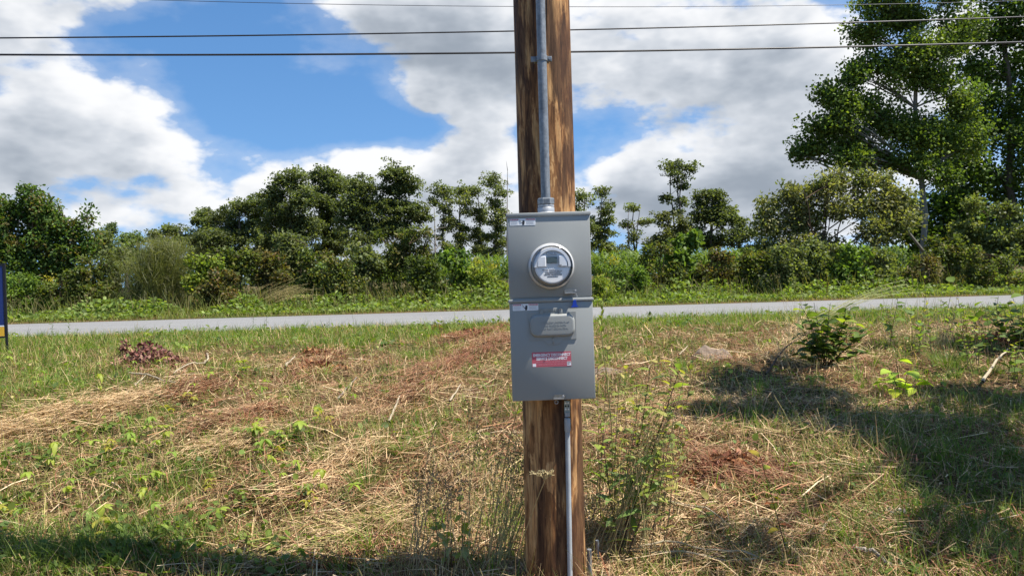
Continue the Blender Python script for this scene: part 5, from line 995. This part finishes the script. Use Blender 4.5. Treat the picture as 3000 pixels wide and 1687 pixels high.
# left of the pole: lime nettle leaves, dark seed heads, leaning grass stalks
NET = [leaf_mesh('leaf', .052, .032, .8, .22, 5, c, .08, 80 + i) for i, c in enumerate([(.26, .30, .05), (.32, .35, .06), (.20, .26, .06), (.26, .30, .17)])]
b = hit(1320, 1672); st = [arc(hit(1290 + 16 * k, 1672), P(1270 + 26 * k, 1480 + 45 * (k % 3), b.y), .02, 8, .02, k) for k in range(5)]
plant('nettle', 'lime green nettle leaved weed left of the pole base', b, st, NET, 7, 57, 'weed', STEMR, .0025, -.2)
def wisps(name, lb, starts, tips, r, n, colr, seed, heads=0, hc=None, cat='grass'):
    rg = np.random.default_rng(seed); b = np.array(hit(*starts[0])); root = empty(name, b); tag(root, lb, cat); m = MB(); hp = []
    for k in range(n):
        i = rg.integers(len(starts)); a = np.array(hit(*starts[i])) + rg.normal(size=3) * (.05, .06, 0); a[2] = hz1(a[0], a[1]); t_ = np.array(P(tips[i][0] + rg.normal() * 38, tips[i][1] + rg.normal() * 60, a[1] + rg.normal() * .05)); p = curve3(a, t_, .04 + .05 * rg.random(), 9, rg.normal(size=3) * .02); m.tube(p - b, np.linspace(r, r * .35, 9), 4); hp.append(p)
    m.build('stems', plain(name + '_stems', colr, .7, 0, .35, 15), root)
    if heads:
        q = np.concatenate([p[-1] - (p[-1] - p[-2]) * rg.uniform(0, 2.2, (heads, 1)) + rg.normal(size=(heads, 3)) * (.012, .012, .008) for p in hp]) - b; V, F, C = scatter(T_DIAMOND, q, frames(len(q), .3, rg=rg), rg.uniform(.006, .014, len(q)), palette(len(q), hc, .2, rg)); new_obj('seed_heads', npmesh('seed_heads', V, F, C), STRAW, root)['kind'] = 'stuff'
    return root
wisps('seedy_grass', 'wiry green brown grass stalks leaning right in front of the pole', [(1400, 1680), (1440, 1680), (1470, 1672)], [(1470, 1240), (1520, 1330), (1590, 1280)], .0017, 55, (.30, .27, .11), 5, 20, [(.24, .20, .10), (.30, .27, .14), (.17, .14, .08)])
wisps('dead_yarrow', 'dark brown dead flower stalks left of the pole', [(1225, 1680), (1260, 1670), (1300, 1665)], [(1230, 1400), (1285, 1360), (1330, 1380)], .0020, 26, (.32, .24, .12), 6, 30, [(.26, .20, .11), (.32, .25, .15), (.20, .15, .09)], 'weed')
wisps('olive_grass', 'dry olive grass stalks right of the pole leaning over', [(1760, 1640), (1800, 1600), (1850, 1640)], [(1960, 1200), (2000, 1330), (1900, 1260)], .0016, 55, (.34, .29, .13), 7, 14, [(.26, .22, .10)])
# tall seed stalk in front of the right side of the box
a = np.array(hit(1795, 1500)); p = np.array([a, np.array(P(1793, 1250, 3.35)), np.array(P(1776, 1100, 3.3)), np.array(P(1760, 960, 3.28)), np.array(P(1768, 880, 3.28)), np.array(P(1783, 846, 3.28))])
t = np.linspace(0, 5, 30); p = np.stack([np.interp(t, np.arange(6), p[:, k]) for k in range(3)], -1); p = np.concatenate([p[:1], (p[:-2] + p[1:-1] + p[2:]) / 3, p[-1:]])
sk = empty('seed_stalk', a); tag(sk, 'tall green grass stalk with a seed spike beside the meter box', 'grass stalk'); MB().tube(p - a, np.linspace(.0024, .0011, 30), 5).build('stem', plain('stalk_green', (.22, .24, .08), .6, 0, .2), sk)
rgp = np.random.default_rng(3); SP = [leaf_mesh('spikelet', .030, .010, .4, .3, 3, c, .08, 90 + i) for i, c in enumerate([(.15, .22, .06), (.20, .25, .09)])]
for k in range(26):
    q = p[17] + (p[-1] - p[17]) * 0 if False else p[min(29, 17 + int(k / 26 * 12.9))] + rgp.normal(size=3) * .002; o = new_obj('spikelet', SP[k % 2], None, sk); o.location = q - a; o.rotation_euler = (0, -1.15 + rgp.normal() * .15, rgp.uniform(0, 6.28)); s_ = 1.2 - k * .02; o.scale = (s_, s_, s_)
# wild carrot seed head in front of the pole
a = np.array(hit(1500, 1680)); c0 = np.array(P(1597, 1405, 2.95)); wc = empty('wild_carrot', a); tag(wc, 'dried wild carrot seed head in front of the pole', 'weed'); TAN = plain('dry_tan_stem', (.40, .32, .16), .7, 0, .25)
MB().tube(curve3(a, c0, .05, 10) - a, np.linspace(.0026, .0018, 10), 5).build('stem', TAN, wc)
for k in range(22):
    d = np.array((rgp.normal() * .020 - .004, rgp.normal() * .012, .012 + rgp.random() * .022)); m = MB().tube(curve3(c0, c0 + d, .25, 5) - a, [.0010, .0009, .0008, .0007, .0006], 4); 
    for j in range(5): m.tube(np.array([c0 + d, c0 + d + rgp.normal(size=3) * .005 + (0, 0, .004)]) - a, [.0012, .0018], 4)
    m.build('seed_umbel', TAN, wc)
# dry bent blades at the pole foot
def bent(lst, lb, seed):
    for i, (b0, t_, e, l_) in enumerate(lst):
        a = np.array(hit(*b0)); m1 = np.array(P(*t_, a[1] - .02)); m2 = np.array(P(*e, a[1] - .05)); q = np.stack([(1 - u) ** 2 * a + 2 * u * (1 - u) * (2 * m1 - (a + m2) / 2) + u * u * m2 for u in np.linspace(0, 1, 12)])
        w = .0045 * (1 - .85 * np.linspace(0, 1, 12)); V = np.concatenate([np.stack([q - (w[:, None] * (1, .3, 0)), q, q + (w[:, None] * (1, .3, 0)) + (0, 0, .002)], 1).reshape(-1, 3)]) - a; F = [(r * 3 + k, r * 3 + k + 1, r * 3 + k + 4, r * 3 + k + 3) for r in range(11) for k in (0, 1)]
        me = npmesh('dry_blade', V, np.array(F), np.tile((.44, .36, .19), (len(V), 1)), True); o = new_obj('dry_blade', me, STRAW); o.location = a; tag(o, l_, 'grass blade', 'dry blades at the pole foot')
bent([((1530, 1684), (1548, 1565), (1575, 1640), 'pale dry blade bent sharply left of the pole foot'), ((1555, 1684), (1598, 1560), (1592, 1610), 'dry blade folded over before the pole left side'), ((1590, 1685), (1640, 1640), (1690, 1684), 'dry blade arching low across the pole foot'), ((1600, 1685), (1612, 1655), (1660, 1684), 'short dry blade curling at the pole foot'), ((1510, 1684), (1620, 1440), (1655, 1420), 'long dry stem slanting up before the pole'), ((1580, 1684), (1690, 1500), (1730, 1450), 'olive stem crossing the thin conduit'), ((1425, 1682), (1500, 1260), (1565, 1105), 'thin dry stem crossing the lower left corner of the meter box'), ((1625, 1684), (1720, 1510), (1800, 1470), 'dry stem slanting right past the pole edge')], '', 3)
# small sprouts standing against the road
SPR = [leaf_mesh('leaf', .055, .022, .5, .2, 4, c, .08, 110 + i) for i, c in enumerate([(.06, .09, .03), (.08, .12, .035)])]
for i, (px, py, pyt, lb) in enumerate([(152, 985, 948, 'leftmost small sprout seen against the road'), (200, 985, 946, 'second small sprout seen against the road from the left'), (225, 988, 962, 'low drooping sprout beside the second one'), (495, 975, 945, 'lone thin sprout against the road'), (742, 958, 922, 'dark leaved sprout against the road, left of a pair'), (780, 960, 920, 'dark leaved sprout against the road, right of a pair'), (1330, 950, 908, 'yellow tipped sprout near the box against the road'), (1360, 945, 925, 'bushy weed top beside the yellow tipped sprout')]):
    b = hit(px, py + 12); b.z = hz1(b.x, b.y); plant('roadside_sprout', lb, b, [arc(b, P(px + 2, pyt, b.y), .03, 7, .01, i)], SPR if i < 6 else NET, 9, 700 + i, 'sprout', STEM, .003, .2, 'sprouts along the near road edge')
# broad rosette leaves in the lower left and elsewhere
ROS = [leaf_mesh('leaf', .12, .055, .9, .15, 6, c, .07, 120 + i) for i, c in enumerate([(.07, .13, .04), (.09, .155, .05), (.12, .18, .09)])]
def rosette(px, py, n, lb, seed, up=.7, k=1.0):
    rg = np.random.default_rng(seed); b = hit(px, py); root = empty('broadleaf_rosette', b); tag(root, lb, 'plant', 'broad leaved rosettes in the lawn')
    for i in range(n):
        o = new_obj('leaf', ROS[rg.integers(3)], None, root); s_ = rg.uniform(.6, 1.2) * k; o.scale = (s_, s_, s_); o.rotation_euler = (rg.normal() * .2, -up - rg.uniform(-.3, .3), 2.4 * i + rg.normal() * .3); o.location = (rg.normal() * .01, rg.normal() * .01, .005)
rosette(420, 1625, 9, 'broad leaved rosette with upright leaves in the lower left', 1, .9); rosette(355, 1600, 7, 'broad leaved rosette left of the upright one', 2, .9); rosette(845, 1655, 4, 'small two leaved plant at the bottom edge left of centre', 3, 1.0, .9); rosette(5, 1350, 6, 'dark rosette cut by the left edge', 4, .7); rosette(1140, 1010, 8, 'pale grey green rosette near the road', 5, .6, 1.4); rosette(1995, 950, 9, 'large leaved rosette by the road right of the box', 6, .7, 1.9); rosette(1145, 1160, 6, 'small dark rosette in the middle of the straw', 7, .8); rosette(1230, 1145, 6, 'upright dark leaved plant in the straw left of the box', 8, 1.1); rosette(2640, 1660, 5, 'flat broad leaf plant in the lower right shade', 9, .4, 1.2)
rgp = np.random.default_rng(25); b = hit(2960, 1090); st = []
for k in range(34):
    q = (b.x + rgp.uniform(-.45, .45), b.y + rgp.uniform(-.5, 1.6)); q = (*q, hz1(*q)); st.append(arc(q, np.array(q) + (rgp.normal() * .10, rgp.normal() * .06, rgp.uniform(.35, .85)), .02, 8, .02, k))
plant('rank_weed', 'tall dark tangled weeds at the right edge below the road', b, st, DKG[:2] + SML + LGT, 11, 59, 'weed', plain('brown_stem', (.10, .07, .04), .7, 0, .3), .003, .4)
wisps('dock', 'dark brown dock seed stalk left of the right edge weeds', [(2830, 1060), (2845, 1055)], [(2835, 925), (2850, 935)], .003, 4, (.12, .07, .04), 9, 90, [(.12, .06, .035), (.16, .09, .05)], 'weed')
wisps('pale_grass', 'pale dry standing grass clump in front of the leafy bush', [(2300, 1070), (2330, 1040), (2350, 1000)], [(2255, 1010), (2300, 950), (2330, 930)], .0022, 70, (.42, .34, .18), 12)
wisps('dry_grass', 'tan dry grass patch between the leafy bush and the dock', [(2620, 1010), (2700, 1015), (2760, 1020)], [(2610, 940), (2700, 930), (2770, 940)], .0026, 90, (.40, .33, .17), 13)
# small red leaved sapling in the right foreground
b = hit(2310, 1640); ORG = [leaf_mesh('leaf', .06, .035, .6, .2, 4, c, .06, 140 + i) for i, c in enumerate([(.45, .16, .06), (.36, .30, .04), (.30, .33, .05)])]
plant('thin_sapling', 'thin dark stemmed sapling with orange and yellow leaves at lower right', b, [arc(b, P(2225, 1330, b.y + .1), .02, 12, .01, 2)], ORG, 9, 58, 'sapling', TWIG, .0028, .2)

# ---------------------------------------------------------------- tree standing right of the view, shading the lawn
def shade_spot(px, py, h, r):
    g = hit(px - 110, py - 50); t = h / S.z; c = g + S * t; return (c.x, c.y, c.z, r * .8, r * .8, r * .55)
SH = [shade_spot(*q) for q in ((2330, 1180, 4.6, .44), (2470, 1225, 4.8, .46), (2400, 1110, 4.6, .2), (2250, 1200, 4.7, .26), (2600, 1290, 4.4, .26), (2890, 1290, 4.5, .30), (2900, 1230, 4.4, .36), (2215, 1265, 4.6, .20), (2340, 1265, 5.0, .26), (2700, 1340, 4.6, .30), (2850, 1370, 4.4, .28), (2960, 1330, 4.2, .34), (2570, 1300, 5.0, .22), (2900, 1490, 4.3, .28), (2990, 1440, 4.4, .26), (2960, 1640, 4.2, .20), (2250, 1690, 5.2, .12), (2970, 1080, 4.2, .30), (3080, 1250, 4.4, .5), (3100, 1450, 4.4, .5), (3150, 1080, 4.4, .5))]
cx = np.mean([q[0] for q in SH]); cy = np.mean([q[1] for q in SH]); mz = max(q[2] for q in SH)
tree('shade_tree', 'small leafy tree standing right of the view and shading the lawn', 'tree', (cx + 1.0, cy - .2, hz1(cx + 1.0, cy - .2)), (cx + .3, cy, mz + .3), SH, FRS, trunk_r=.09, clump=.26, nclump=16, leaves=34, leaf=.10, tpl=T_OVAL, flat=.8, up=.7, seed=91, hollow=.1, trunk_from=.35, stems=2)
